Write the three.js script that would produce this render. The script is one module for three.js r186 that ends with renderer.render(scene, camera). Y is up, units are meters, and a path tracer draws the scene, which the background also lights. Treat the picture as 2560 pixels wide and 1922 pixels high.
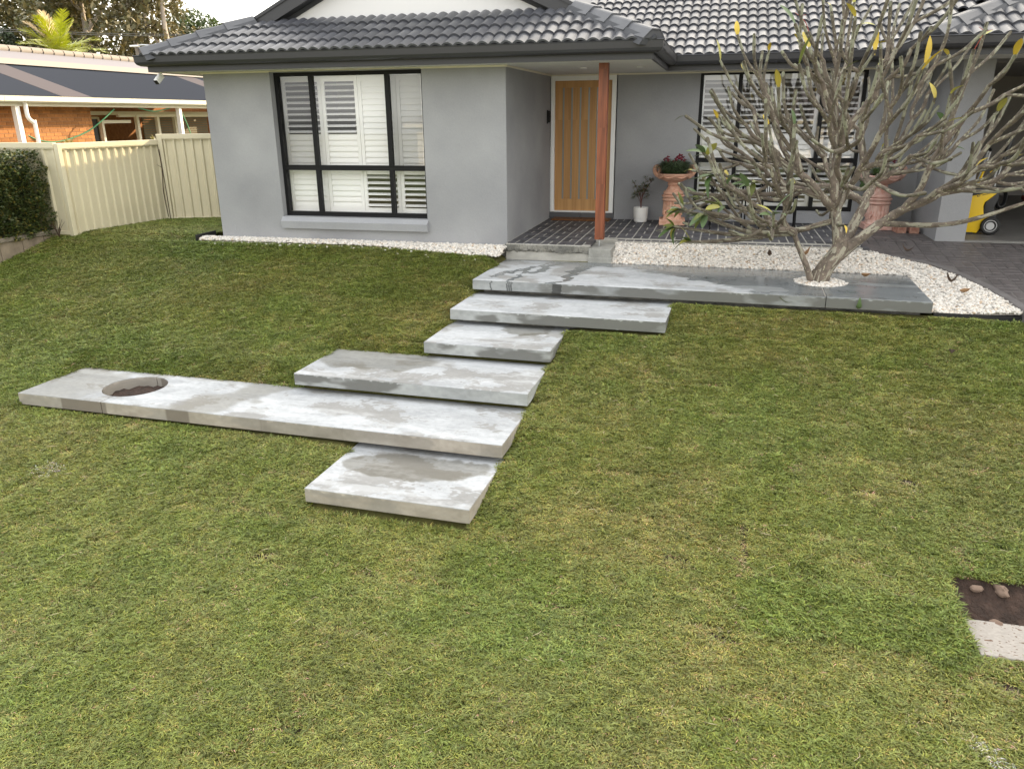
import * as THREE from 'three';
import { mergeGeometries, toCreasedNormals } from 'three/addons/utils/BufferGeometryUtils.js';
import { RoundedBoxGeometry } from 'three/addons/geometries/RoundedBoxGeometry.js';
import { TextGeometry } from 'three/addons/geometries/TextGeometry.js';
import { FontLoader } from 'three/addons/loaders/FontLoader.js';

// ---------------------------------------------------------------- camera, sky, sun, exposure
const V = (x, y, z) => new THREE.Vector3(x, y, z);
const scene = new THREE.Scene();
const FOC = 1940.7, CAM = V(2.0575, 1.6584, 10.335), PIT = .3323, YAW = .2565, ROL = -.0092;
const FWD = V(-Math.sin(YAW) * Math.cos(PIT), -Math.sin(PIT), -Math.cos(YAW) * Math.cos(PIT));
const R0 = V(Math.cos(YAW), 0, -Math.sin(YAW)), U0 = R0.clone().cross(FWD);
const RGT = R0.clone().multiplyScalar(Math.cos(ROL)).addScaledVector(U0, Math.sin(ROL));
const UPV = U0.clone().multiplyScalar(Math.cos(ROL)).addScaledVector(R0, -Math.sin(ROL));
const camera = new THREE.PerspectiveCamera(2 * Math.atan(961 / FOC) * 180 / Math.PI, 4 / 3, .1, 600);
camera.position.copy(CAM); camera.up.copy(UPV); camera.lookAt(CAM.clone().add(FWD));
scene.add(camera);

const SUN = V(1, .80, -1.90).normalize();
const skyTex = (() => {
  const w = 512, h = 256, d = new Float32Array(w * h * 4);
  for (let j = 0; j < h; j++) for (let i = 0; i < w; i++) {
    const el = ((j + .5) / h - .5) * Math.PI, az = ((i + .5) / w - .5) * 2 * Math.PI;
    const x = Math.cos(el) * Math.cos(az), y = Math.sin(el), z = Math.cos(el) * Math.sin(az);
    const c = Math.max(-1, Math.min(1, x * SUN.x + y * SUN.y + z * SUN.z)), g = Math.acos(c);
    const t = Math.pow(Math.max(0, y), .5), q = 1 - t;
    let r = .83 + .40 * q, gg = .88 + .33 * q, b = .94 + .21 * q;
    const gl = 1.0 * Math.exp(-g * g / .5) + .35 * Math.exp(-g * g / 2.2);
    r += gl * 1.15; gg += gl * .98; b += gl * .74;
    // thin high cloud
    const cl = .5 + .5 * Math.sin(x * 5 + Math.sin(z * 4 + y * 3) * 1.4) * Math.sin(z * 6 + Math.sin(x * 3) * 1.2 + y * 5);
    const k = .16 * cl * cl * Math.min(1, Math.max(0, y) * 4);
    r += k * 1.05; gg += k; b += k * .92;
    if (y < 0) { const f = Math.max(0, 1 + y * 6); r = .30 + (r - .30) * f; gg = .31 + (gg - .31) * f; b = .28 + (b - .28) * f; }
    d.set([r, gg, b, 1], (j * w + i) * 4);
  }
  const tx = new THREE.DataTexture(d, w, h, THREE.RGBAFormat, THREE.FloatType);
  tx.mapping = THREE.EquirectangularReflectionMapping; tx.magFilter = tx.minFilter = THREE.LinearFilter; tx.needsUpdate = true;
  return tx;
})();
scene.background = skyTex; scene.environment = skyTex;
const sun = new THREE.DirectionalLight(new THREE.Color().setRGB(1, .80, .52), 4.9);
sun.position.copy(SUN).multiplyScalar(60); sun.target.position.set(0, 0, 0); scene.add(sun, sun.target);
sun.castShadow = true; sun.shadow.mapSize.set(4096, 4096);
Object.assign(sun.shadow.camera, { left: -40, right: 40, top: 40, bottom: -40, near: 1, far: 160 });
const renderer = new THREE.WebGLRenderer({ antialias: true });
renderer.toneMapping = THREE.LinearToneMapping;
renderer.toneMappingExposure = 1.9;
renderer.shadowMap.enabled = true;
renderer.setSize(1024, 768);

// ---------------------------------------------------------------- helpers
let seed = 12345;
function rng(s) { let a = s >>> 0; return () => { a = (a + 0x6D2B79F5) | 0; let t = Math.imul(a ^ (a >>> 15), 1 | a); t = (t + Math.imul(t ^ (t >>> 7), 61 | t)) ^ t; return ((t ^ (t >>> 14)) >>> 0) / 4294967296; }; }
const R = rng(777);
const rr = (a, b) => a + (b - a) * R();
const lerp = (a, b, t) => a + (b - a) * t, clamp = (x, a = 0, b = 1) => Math.min(b, Math.max(a, x));
const sstep = (a, b, x) => { const t = clamp((x - a) / (b - a)); return t * t * (3 - 2 * t); };
// photo pixel (2560 x 1922) -> point on a plane that the thing touches
const ray = (u, v) => FWD.clone().multiplyScalar(FOC).addScaledVector(RGT, u - 1280).addScaledVector(UPV, -(v - 961));
const onZ = (u, v, z) => { const d = ray(u, v); return CAM.clone().addScaledVector(d, (z - CAM.z) / d.z); };
const onX = (u, v, x) => { const d = ray(u, v); return CAM.clone().addScaledVector(d, (x - CAM.x) / d.x); };
const onY = (u, v, y) => { const d = ray(u, v); return CAM.clone().addScaledVector(d, (y - CAM.y) / d.y); };
const onW = (u, v, w) => CAM.clone().addScaledVector(ray(u, v), w / FOC);
// lattice noise
const hash = (x, y, s) => { let h = Math.imul(x, 374761393) + Math.imul(y, 668265263) + Math.imul(s, 1442695041); h = Math.imul(h ^ (h >>> 13), 1274126177); return ((h ^ (h >>> 16)) >>> 0) / 4294967296; };
function vn(x, y, s, per = 0) {
  const xi = Math.floor(x), yi = Math.floor(y), fx = x - xi, fy = y - yi, u = fx * fx * (3 - 2 * fx), v = fy * fy * (3 - 2 * fy);
  const m = per ? (n) => ((n % per) + per) % per : (n) => n;
  const a = hash(m(xi), m(yi), s), b = hash(m(xi + 1), m(yi), s), c = hash(m(xi), m(yi + 1), s), d = hash(m(xi + 1), m(yi + 1), s);
  return lerp(lerp(a, b, u), lerp(c, d, u), v);
}
function fbm(x, y, s, oct = 4, per = 0) { let a = .5, t = 0, n = 0; for (let i = 0; i < oct; i++) { t += a * vn(x, y, s + i * 17, per); n += a; a *= .5; x *= 2; y *= 2; per *= 2; } return t / n; }
function tex(w, h, fn, srgb = true) {
  const d = new Uint8Array(w * h * 4);
  for (let j = 0; j < h; j++) for (let i = 0; i < w; i++) {
    const c = fn((i + .5) / w, (j + .5) / h), o = (j * w + i) * 4;
    if (typeof c === 'number') { d[o] = d[o + 1] = d[o + 2] = clamp(c) * 255; } else { d[o] = clamp(c[0]) * 255; d[o + 1] = clamp(c[1]) * 255; d[o + 2] = clamp(c[2]) * 255; }
    d[o + 3] = 255;
  }
  const t = new THREE.DataTexture(d, w, h, THREE.RGBAFormat);
  t.wrapS = t.wrapT = THREE.RepeatWrapping; t.magFilter = THREE.LinearFilter; t.minFilter = THREE.LinearMipmapLinearFilter; t.generateMipmaps = true;
  if (srgb) t.colorSpace = THREE.SRGBColorSpace;
  t.needsUpdate = true; return t;
}
const rep = (t, x, y = x) => { t.repeat.set(x, y); return t; };
const lin = (r, g, b) => new THREE.Color().setRGB(r, g, b);
const mat = (color, roughness = .8, o = {}) => new THREE.MeshStandardMaterial({ color, roughness, side: THREE.DoubleSide, ...o });
const mul = (c, k) => [c[0] * k, c[1] * k, c[2] * k];
// a mottled texture in sRGB 0..1 colours, `size` metres per repeat
function mottle(c1, c2, size, s, { n = 256, f = 6, grain = .06, oct = 5, pow = 1 } = {}) {
  return rep(tex(n, n, (u, v) => { const t = Math.pow(fbm(u * f, v * f, s, oct, f), pow), g = 1 + (hash(u * n | 0, v * n | 0, s + 5) - .5) * grain; return [0, 1, 2].map((i) => lerp(c1[i], c2[i], t) * g); }), 1 / size);
}
function bumpTex(size, s, { n = 256, f = 16, oct = 4 } = {}) { return rep(tex(n, n, (u, v) => fbm(u * f, v * f, s, oct, f), false), 1 / size); }

const used = {};
function numbered(name) { const k = used[name] = (used[name] || 0) + 1; return k === 1 ? name : name + '_' + String(k - 1).padStart(3, '0'); }
const sh = (o) => { o.castShadow = o.receiveShadow = true; return o; };
function obj(name, geo, m, parent) {
  const g = Array.isArray(geo) ? merge(geo) : geo;
  const o = sh(new THREE.Mesh(g, m)); o.name = parent ? name : numbered(name); (parent || scene).add(o); return o;
}
function thing(name, label, category, p = [0, 0, 0], turn = 0, group) {
  const o = new THREE.Group(); o.name = numbered(name); o.position.set(...p); o.rotation.y = turn; o.userData = { label, category };
  if (group) o.userData.group = group; scene.add(o); return o;
}
function tag(o, label, category, group, kind) { Object.assign(o.userData, { label, category }); if (group) o.userData.group = group; if (kind) o.userData.kind = kind; return o; }
function struct(name, geo, m, label) { const o = obj(name, geo, m); o.userData.kind = 'structure'; if (label) o.userData.label = label; return o; }
function sub(name, parent) { const g = new THREE.Group(); g.name = name; parent.add(g); return g; }

function prep(g) { g = g.index ? g.toNonIndexed() : g; if (!g.attributes.uv) boxUV(g); for (const k of Object.keys(g.attributes)) if (!['position', 'normal', 'uv', 'color'].includes(k)) g.deleteAttribute(k); if (!g.attributes.normal) g.computeVertexNormals(); return g; }
function merge(a) { a = a.map(prep); return a.length === 1 ? a[0] : mergeGeometries(a); }
function boxUV(g, ox = 0, oy = 0) {    // uv in metres, by the side each face points to
  if (g.index) g = g.toNonIndexed();
  const p = g.attributes.position, uv = new Float32Array(p.count * 2), a = V(), b = V(), c = V();
  for (let i = 0; i < p.count; i += 3) {
    a.fromBufferAttribute(p, i); b.fromBufferAttribute(p, i + 1); c.fromBufferAttribute(p, i + 2);
    const n = b.clone().sub(a).cross(c.clone().sub(a)), x = Math.abs(n.x), y = Math.abs(n.y), z = Math.abs(n.z);
    [a, b, c].forEach((q, k) => { let s, t; if (y >= x && y >= z) { s = q.x; t = q.z; } else if (x >= z) { s = q.z; t = q.y; } else { s = q.x; t = q.y; } uv[(i + k) * 2] = s + ox; uv[(i + k) * 2 + 1] = t + oy; });
  }
  g.setAttribute('uv', new THREE.BufferAttribute(uv, 2)); return g;
}
function bx(x0, x1, y0, y1, z0, z1) { const g = new THREE.BoxGeometry(x1 - x0, y1 - y0, z1 - z0); g.translate((x0 + x1) / 2, (y0 + y1) / 2, (z0 + z1) / 2); return boxUV(g); }
function rbx(x0, x1, y0, y1, z0, z1, r = .006, s = 1) { const g = new RoundedBoxGeometry(x1 - x0, y1 - y0, z1 - z0, s, r); g.translate((x0 + x1) / 2, (y0 + y1) / 2, (z0 + z1) / 2); return boxUV(g, x0 * .37, z0 * .51); }
function tris(list, uvs) { const g = new THREE.BufferGeometry(); g.setAttribute('position', new THREE.Float32BufferAttribute(list, 3)); if (uvs) g.setAttribute('uv', new THREE.Float32BufferAttribute(uvs, 2)); else boxUV(g); g.computeVertexNormals(); return g; }
function quadList(qs) { const l = []; for (const [a, b, c, d] of qs) l.push(...a, ...b, ...c, ...a, ...c, ...d); return tris(l); }
// profile [[outward, up]...] swept along a horizontal path with mitred corners
function sweep(profile, pts, closed = true, ends = true) {
  const n = pts.length, rings = [];
  for (let i = 0; i < n; i++) {
    const p = pts[i], d0 = i > 0 ? V(...p).sub(V(...pts[i - 1])).setY(0).normalize() : null, d1 = i < n - 1 ? V(...pts[i + 1]).sub(V(...p)).setY(0).normalize() : null;
    const s0 = d0 && V(-d0.z, 0, d0.x), s1 = d1 && V(-d1.z, 0, d1.x); let s;
    if (s0 && s1) { s = s0.clone().add(s1); s.multiplyScalar(1 / Math.max(.2, s.dot(s0))); } else s = s0 || s1;
    rings.push(profile.map(([a, b]) => [p[0] + s.x * a, p[1] + b, p[2] + s.z * a]));
  }
  const q = [], m = profile.length;
  for (let i = 0; i < n - 1; i++) for (let k = 0; k < (closed ? m : m - 1); k++) { const k2 = (k + 1) % m; q.push([rings[i][k], rings[i][k2], rings[i + 1][k2], rings[i + 1][k]]); }
  const g = [quadList(q)];
  if (ends && closed) for (const r of [rings[0], rings[n - 1]]) { const l = []; for (let k = 1; k < m - 1; k++) l.push(...r[0], ...r[k], ...r[k + 1]); g.push(tris(l)); }
  return merge(g);
}
// tapered tube through points; radii per point; rounded tip
function tube(pts, radii, radial = 7, { cap = true, col = null, steps = 3, knob = 0 } = {}) {
  const curve = new THREE.CatmullRomCurve3(pts, false, 'catmullrom', .5), n = Math.max(2, (pts.length - 1) * steps);
  const P = [], N = [], UV = [], C = []; let t0 = curve.getTangent(0), nor = Math.abs(t0.y) > .9 ? V(1, 0, 0) : V(0, 1, 0); nor.addScaledVector(t0, -nor.dot(t0)).normalize();
  const rings = []; let len = 0, last = null;
  for (let i = 0; i <= n; i++) {
    const f = i / n, p = curve.getPoint(f), t = curve.getTangent(f); nor.addScaledVector(t, -nor.dot(t)).normalize(); const bin = t.clone().cross(nor);
    const k = f * (pts.length - 1), a = Math.min(pts.length - 2, Math.floor(k)), r = lerp(radii[a], radii[a + 1], k - a) * (1 + knob * (hash(Math.round(p.x * 997), Math.round(p.y * 991 + p.z * 983), 3) - .45));
    if (last) len += p.distanceTo(last); last = p;
    rings.push({ p, nor: nor.clone(), bin, r, t, len, f });
  }
  if (cap) { const e = rings[rings.length - 1]; for (const [o, k] of [[.55, .8], [.95, .25]]) rings.push({ ...e, p: e.p.clone().addScaledVector(e.t, e.r * o), r: e.r * k, len: e.len + e.r * o }); }
  const pt = (q, j) => { const a = j / radial * Math.PI * 2, d = q.nor.clone().multiplyScalar(Math.cos(a)).addScaledVector(q.bin, Math.sin(a)); return [q.p.clone().addScaledVector(d, q.r), d]; };
  for (let i = 0; i < rings.length - 1; i++) for (let j = 0; j < radial; j++) {
    const q = [[rings[i], j], [rings[i], j + 1], [rings[i + 1], j + 1], [rings[i], j], [rings[i + 1], j + 1], [rings[i + 1], j]];
    for (const [rg, jj] of q) { const [v, d] = pt(rg, jj); P.push(v.x, v.y, v.z); N.push(d.x, d.y, d.z); UV.push(jj / radial * Math.max(.06, rings[0].r * 6), rg.len); if (col) { const c = col(rg.f, v); C.push(c[0], c[1], c[2]); } }
  }
  const g = new THREE.BufferGeometry(); g.setAttribute('position', new THREE.Float32BufferAttribute(P, 3)); g.setAttribute('normal', new THREE.Float32BufferAttribute(N, 3)); g.setAttribute('uv', new THREE.Float32BufferAttribute(UV, 2));
  if (col) g.setAttribute('color', new THREE.Float32BufferAttribute(C, 3)); return g;
}
const rod = (a, b, r, radial = 8) => tube([V(...a), V(...b)], [r, r], radial, { steps: 1, cap: false });
function lathe(pts, seg = 32) { const g = new THREE.LatheGeometry(pts.map(([x, y]) => new THREE.Vector2(x, y)), seg); return g; }
function holed(x0, x1, y0, y1, holes, depth) {       // wall sheet in the x-y plane, front face at z = 0, with openings
  const s = new THREE.Shape([[x0, y0], [x1, y0], [x1, y1], [x0, y1]].map((p) => new THREE.Vector2(...p)));
  for (const [a, b, c, d] of holes) s.holes.push(new THREE.Path([[a, c], [a, d], [b, d], [b, c]].map((p) => new THREE.Vector2(...p))));
  const g = new THREE.ExtrudeGeometry(s, { depth, bevelEnabled: false }); g.translate(0, 0, -depth); return boxUV(g);
}

// ---------------------------------------------------------------- materials
const M = {};
M.render = mat(lin(1, 1, 1), .92, { map: mottle([.53, .533, .545], [.65, .653, .66], 2.6, 11, { n: 512, f: 4, oct: 7, grain: .05 }), bumpMap: bumpTex(.35, 12), bumpScale: .0015 });
M.trim = mat(lin(1, 1, 1), .85, { map: mottle([.585, .59, .605], [.63, .635, .65], 1.4, 13) });
M.gutter = mat(lin(.034, .034, .038), .38);
M.fascia = mat(lin(.040, .040, .043), .5);
M.soffit = mat(lin(.62, .61, .58), .8);
M.cream = mat(lin(.72, .68, .56), .7);
M.white = mat(lin(.86, .86, .85), .5);
M.gable = mat(lin(.78, .77, .76), .7);
M.black = new THREE.MeshPhysicalMaterial({ color: lin(.010, .010, .011), roughness: .5, specularIntensity: .4, side: THREE.DoubleSide });
M.creamDull = mat(lin(.27, .235, .20), .85);
M.glass = new THREE.MeshPhysicalMaterial({ color: 0xffffff, roughness: .01, transmission: 1, thickness: 0, ior: 1.9, side: THREE.DoubleSide });
M.flyscreen = new THREE.MeshPhysicalMaterial({ color: lin(.78, .78, .78), roughness: .02, transmission: 1, thickness: 0, ior: 1.05, side: THREE.DoubleSide });
M.tile = [0, 1, 2, 3].map((i) => mat(lin(1, 1, 1).multiplyScalar([1, .88, 1.14, 1.05][i]), [.33, .38, .30, .36][i], { map: mottle([.255, .26, .28], [.32, .325, .345], .7, 21 + i, { f: 4, grain: .12 }) }));
M.cap = mat(lin(1, 1, 1), .5, { map: mottle([.30, .305, .325], [.375, .38, .395], .9, 28, { grain: .1 }) });
M.mortar = mat(lin(1, 1, 1), .75, { map: mottle([.24, .245, .26], [.31, .315, .33], .5, 29, { grain: .1 }) });
const woodTex = (c1, c2, sx, sy, s, k = 1) => { const t = tex(128, 512, (u, v) => { const w = fbm(u * 5 + vn(u * 2, v * 2, s) * .6, v * 1.2, s, 3), g = vn(u * 60, v * 5, s + 3), q = clamp(w * .75 + g * .35 * k); return [0, 1, 2].map((i) => lerp(c1[i], c2[i], q)); }); t.repeat.set(1 / sx, 1 / sy); return t; };
M.oak = [0, 1, 2].map((i) => mat(lin(1, 1, 1), .5, { map: woodTex([.65, .47, .27], [.82, .64, .42], .3, 1.6, 31 + i) }));
M.merbau = mat(lin(1, 1, 1), .45, { map: woodTex([.31, .155, .09], [.60, .34, .215], .22, .7, 36, 1.5) });
M.steel = mat(lin(.55, .56, .58), .35, { metalness: .9 });
M.frost = mat(lin(.33, .37, .38), .2);
M.darkTile = mat(lin(.10, .10, .105), .35);
M.mat = mat(lin(1, 1, 1), .95, { map: rep(tex(256, 128, (u, v) => { const x = u * 16, y = v * 6, e = u < .035 || u > .965 || v < .1 || v > .9; const k = Math.abs(((x + y) % 2) - 1) < .22 || Math.abs(((x - y + 40) % 2) - 1) < .22; const n = .85 + .3 * hash(u * 256 | 0, v * 128 | 0, 4); return e ? mul([.46, .30, .17], n) : k ? mul([.20, .13, .08], n) : mul([.47, .31, .18], n); }), 1 / .9, 1 / .34) });
M.paver = [0, 1, 2, 3, 4].map((i) => mat(lin(1, 1, 1), [.55, .6, .5, .62, .58][i], { map: mottle(mul([.245, .245, .262], [1, .92, 1.1, 1.02, 1.16][i]), mul([.34, .335, .35], [1, .92, 1.1, 1.04, 1.12][i]), .5, 41 + i, { f: 5, grain: .14 }), bumpMap: bumpTex(.3, 46), bumpScale: .002 }));
M.drivePaver = [0, 1, 2].map((i) => mat(lin(1, 1, 1), [.55, .6, .5][i], { map: mottle(mul([.285, .272, .275], [1, .93, 1.07][i]), mul([.40, .375, .37], [1, .95, 1.05][i]), .5, 141 + i, { f: 5, grain: .14 }), bumpMap: bumpTex(.3, 146), bumpScale: .002 }));
M.joint = mat(lin(1, 1, 1), .9, { map: mottle([.60, .59, .56], [.73, .72, .69], .6, 48, { grain: .12 }) });
M.driveJoint = mat(lin(1, 1, 1), .9, { map: mottle([.20, .19, .19], [.52, .50, .48], 2.3, 49, { f: 4, grain: .12 }) });
M.rough = mat(lin(1, 1, 1), .95, { map: mottle([.30, .30, .29], [.66, .645, .60], .8, 51, { n: 512, f: 7, oct: 6, grain: .18 }), bumpMap: bumpTex(.3, 52), bumpScale: .012 });
M.padTop = mat(lin(1, 1, 1), .9, { map: mottle([.50, .50, .48], [.66, .655, .63], .6, 53, { grain: .14 }), bumpMap: bumpTex(.2, 54), bumpScale: .003 });
M.garageFloor = mat(lin(1, 1, 1), .55, { map: mottle([.40, .39, .38], [.50, .49, .475], 1.6, 55, { grain: .08 }) });
M.soil = mat(lin(1, 1, 1), 1, { map: mottle([.15, .115, .095], [.34, .265, .225], .4, 56, { n: 512, f: 8, oct: 6, grain: .3 }), bumpMap: bumpTex(.25, 57), bumpScale: .02 });
M.thatch = mat(lin(1, 1, 1), 1, { map: mottle([.27, .27, .12], [.44, .42, .23], .9, 58, { n: 512, f: 12, oct: 6, grain: .4 }) });
M.asphalt = mat(lin(.05, .05, .052), .9);
M.fence = mat(lin(1, 1, 1), .5, { map: mottle([.80, .765, .655], [.845, .81, .70], 1.1, 61, { grain: .02, f: 4 }) });
M.bed = mat(lin(.45, .41, .36), .95);
M.plastic = mat(lin(.012, .012, .013), .5);
M.terracotta = mat(lin(1, 1, 1), .85, { map: mottle([.76, .54, .44], [.90, .75, .66], .22, 63, { f: 5, grain: .1 }), bumpMap: bumpTex(.06, 64), bumpScale: .002 });
M.terracottaPale = mat(lin(1, 1, 1), .85, { map: mottle([.74, .52, .46], [.90, .82, .78], .25, 65, { f: 5, grain: .1 }), bumpMap: bumpTex(.06, 64), bumpScale: .002 });
M.potWhite = mat(lin(.78, .77, .74), .35);
M.bark = mat(lin(1, 1, 1), .9, { vertexColors: true, map: rep(tex(256, 512, (u, v) => { const n = fbm(u * 6, v * 14, 71, 5, 0), l = fbm(u * 9 + 3, v * 9, 72, 3), sp = vn(u * 26, v * 30, 73); let c = [lerp(.50, .80, n), lerp(.47, .75, n), lerp(.44, .70, n)]; if (l > .62) c = [.88, .88, .82]; if (sp > .86) c = [.93, .93, .82]; return c; }), 3, 1.4), bumpMap: rep(tex(128, 256, (u, v) => fbm(u * 8, v * 20, 74, 4), false), 4, 2), bumpScale: .007 });
const leafMat = (r, g, b, t = .35, ro = .5) => new THREE.MeshPhysicalMaterial({ color: lin(r, g, b), roughness: ro, transmission: t, thickness: 0, side: THREE.DoubleSide });
const leafMatV = (t = .3, ro = .6) => new THREE.MeshPhysicalMaterial({ color: 0xffffff, vertexColors: true, roughness: ro, transmission: t, thickness: 0, side: THREE.DoubleSide });
M.leafGreen = [leafMat(.075, .13, .035, .15), leafMat(.10, .16, .06, .15), leafMat(.14, .17, .03, .15)];
M.leafYellow = [leafMat(.62, .44, .04, .2), leafMat(.50, .40, .06, .2), leafMat(.40, .38, .07, .2)];
M.leafBrown = mat(lin(.07, .045, .03), .8); M.leafTan = mat(lin(.26, .15, .07), .8);
M.redStalk = mat(lin(.34, .07, .05), .6);
M.brick = [0, 1, 2].map((i) => mat(lin(1, 1, 1), .9, { map: mottle(mul([.61, .40, .23], [1, .92, 1.06][i]), mul([.76, .53, .32], [1, .95, 1.05][i]), .4, 81 + i, { f: 6, grain: .15 }) }));
M.brickJoint = mat(lin(.33, .21, .13), .95);
M.oldBrick = mat(lin(1, 1, 1), .9, { map: mottle([.50, .27, .21], [.78, .66, .59], .2, 85, { f: 5, grain: .2 }) });
M.metalRoof = mat(lin(.022, .024, .034), .4);
M.metalLight = mat(lin(.19, .15, .135), .5);
M.roofGrey = mat(lin(.19, .18, .20), .8); 
M.hose = mat(lin(.06, .24, .12), .5);
M.block = mat(lin(1, 1, 1), .9, { map: mottle([.45, .405, .35], [.61, .555, .48], .5, 86, { grain: .12 }) });
M.blockCap = mat(lin(1, 1, 1), .9, { map: mottle([.42, .385, .34], [.55, .515, .46], .5, 87, { grain: .12 }) });
M.room = mat(lin(.34, .32, .30), .9); M.floorWood = mat(lin(.30, .22, .15), .6);
M.yellow = mat(lin(.80, .52, .01), .35); M.rubber = mat(lin(.012, .012, .012), .6); M.darkPlastic = mat(lin(.022, .022, .024), .45); M.greyPlastic = mat(lin(.5, .5, .5), .4);

// ---------------------------------------------------------------- ground
const PHI = -.0286;
const slabs = [
  [-.69, 4.33, .09, 1.54, -.1865], [-.69, 1.69, 1.38, 2.33, -.366], [-.705, .645, 2.16, 3.085, -.540],
  [-1.765, .625, 2.995, 3.885, -.716], [-4.415, .618, 3.797, 4.668, -.892], [-.755, .608, 4.50, 5.475, -1.07]];
const ST = .122;
const toSlab = (x, z) => [Math.cos(PHI) * x - Math.sin(PHI) * z, Math.sin(PHI) * x + Math.cos(PHI) * z];
const PH = (z) => -.352 - .225 * (z - 1.55);                       // the lawn's fall towards the street
function H(x, z) {
  let y = z < .35 ? lerp(-.03, PH(.35), sstep(-.2, .35, z)) : PH(z);
  if (z > 8) y = PH(8) - .06 * (z - 8) * Math.exp(-(z - 8) * .4) ;
  y += (fbm(x * .9 + 40, z * .9 + 40, 3, 2) - .5) * .03 * sstep(.3, 1.5, z);
  if (z > -.2 && z < 7 && x > -6 && x < 6) { const [a, b] = toSlab(x, z);
    for (const [x0, x1, z0, z1, yt] of slabs) { if (a > x0 && a < x1 && b > z1 - .2 && b <= z1) { y = Math.min(y, yt - ST - .035); continue; } const dx = Math.max(x0 - a, a - x1, 0), dz = Math.max(z0 - b, b - z1, 0), d = Math.hypot(dx, dz); if (d < .8) y = Math.min(y, d < .001 && a > x0 + .03 && a < x1 - .03 && b > z0 + .03 && b < z1 - .2 ? yt - ST - .08 : yt - .014 + d * .45); if (yt < -.6 && b > z1 - .1 && b < z1 + .3 && a > x0 && a < x1) y -= .024 * sstep(z1 + .3, z1, b); } }
  return y;
}
const DR = (z) => (z < -1.2 ? 0 : -.105 * (z + 1.2));             // driveway
const PIT_ = { x0: 3.70, x1: 4.9, z0: 5.37, z1: 6.02 };
{
  const xs = [], zs = [];
  for (let x = -200; x < -14; x += 31) xs.push(x); for (let x = -14; x < -5; x += .3) xs.push(x); for (let x = -5; x < 3.55; x += .1) xs.push(x); xs.push(3.62, PIT_.x0, 3.85, 4.1, 4.4, 4.65, PIT_.x1, 5.1, 5.3); for (let x = 5.6; x < 14; x += .5) xs.push(x); for (let x = 14; x <= 215; x += 25) xs.push(x);
  for (let z = -260; z < -20; z += 40) zs.push(z); for (let z = -20; z < -1; z += 1.5) zs.push(z); for (let z = -1; z < 5.25; z += .08) zs.push(z); zs.push(5.3, PIT_.z0, 5.5, 5.7, 5.9, PIT_.z1, 6.1); for (let z = 6.3; z < 12; z += .3) zs.push(z); for (let z = 12; z < 210; z += 22) zs.push(z);
  const P = [], UV = [];
  const hh = (x, z) => H(x, z) - (x > 4.95 && z < 9.5 && z > -3 ? .35 * sstep(4.95, 5.2, x) : 0) - (z < -.2 && x > -6 ? .25 : 0) - (x > .5 && z < 1.56 && z >= -.2 ? .3 : 0) - (Math.hypot(x, z) > 40 ? .5 : 0);
  for (let i = 0; i < xs.length - 1; i++) for (let j = 0; j < zs.length - 1; j++) {
    if (xs[i] >= PIT_.x0 - 1e-6 && xs[i + 1] <= PIT_.x1 + 1e-6 && zs[j] >= PIT_.z0 - 1e-6 && zs[j + 1] <= PIT_.z1 + 1e-6) continue;
    const c = [[xs[i], zs[j]], [xs[i], zs[j + 1]], [xs[i + 1], zs[j + 1]], [xs[i + 1], zs[j]]].map(([x, z]) => [x, hh(x, z), z]);
    for (const k of [0, 1, 2, 0, 2, 3]) { P.push(...c[k]); UV.push(c[k][0], c[k][2]); }
  }
  struct('ground', tris(P, UV), M.thatch, 'sloping soil and thatch under the lawn');
}
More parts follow.
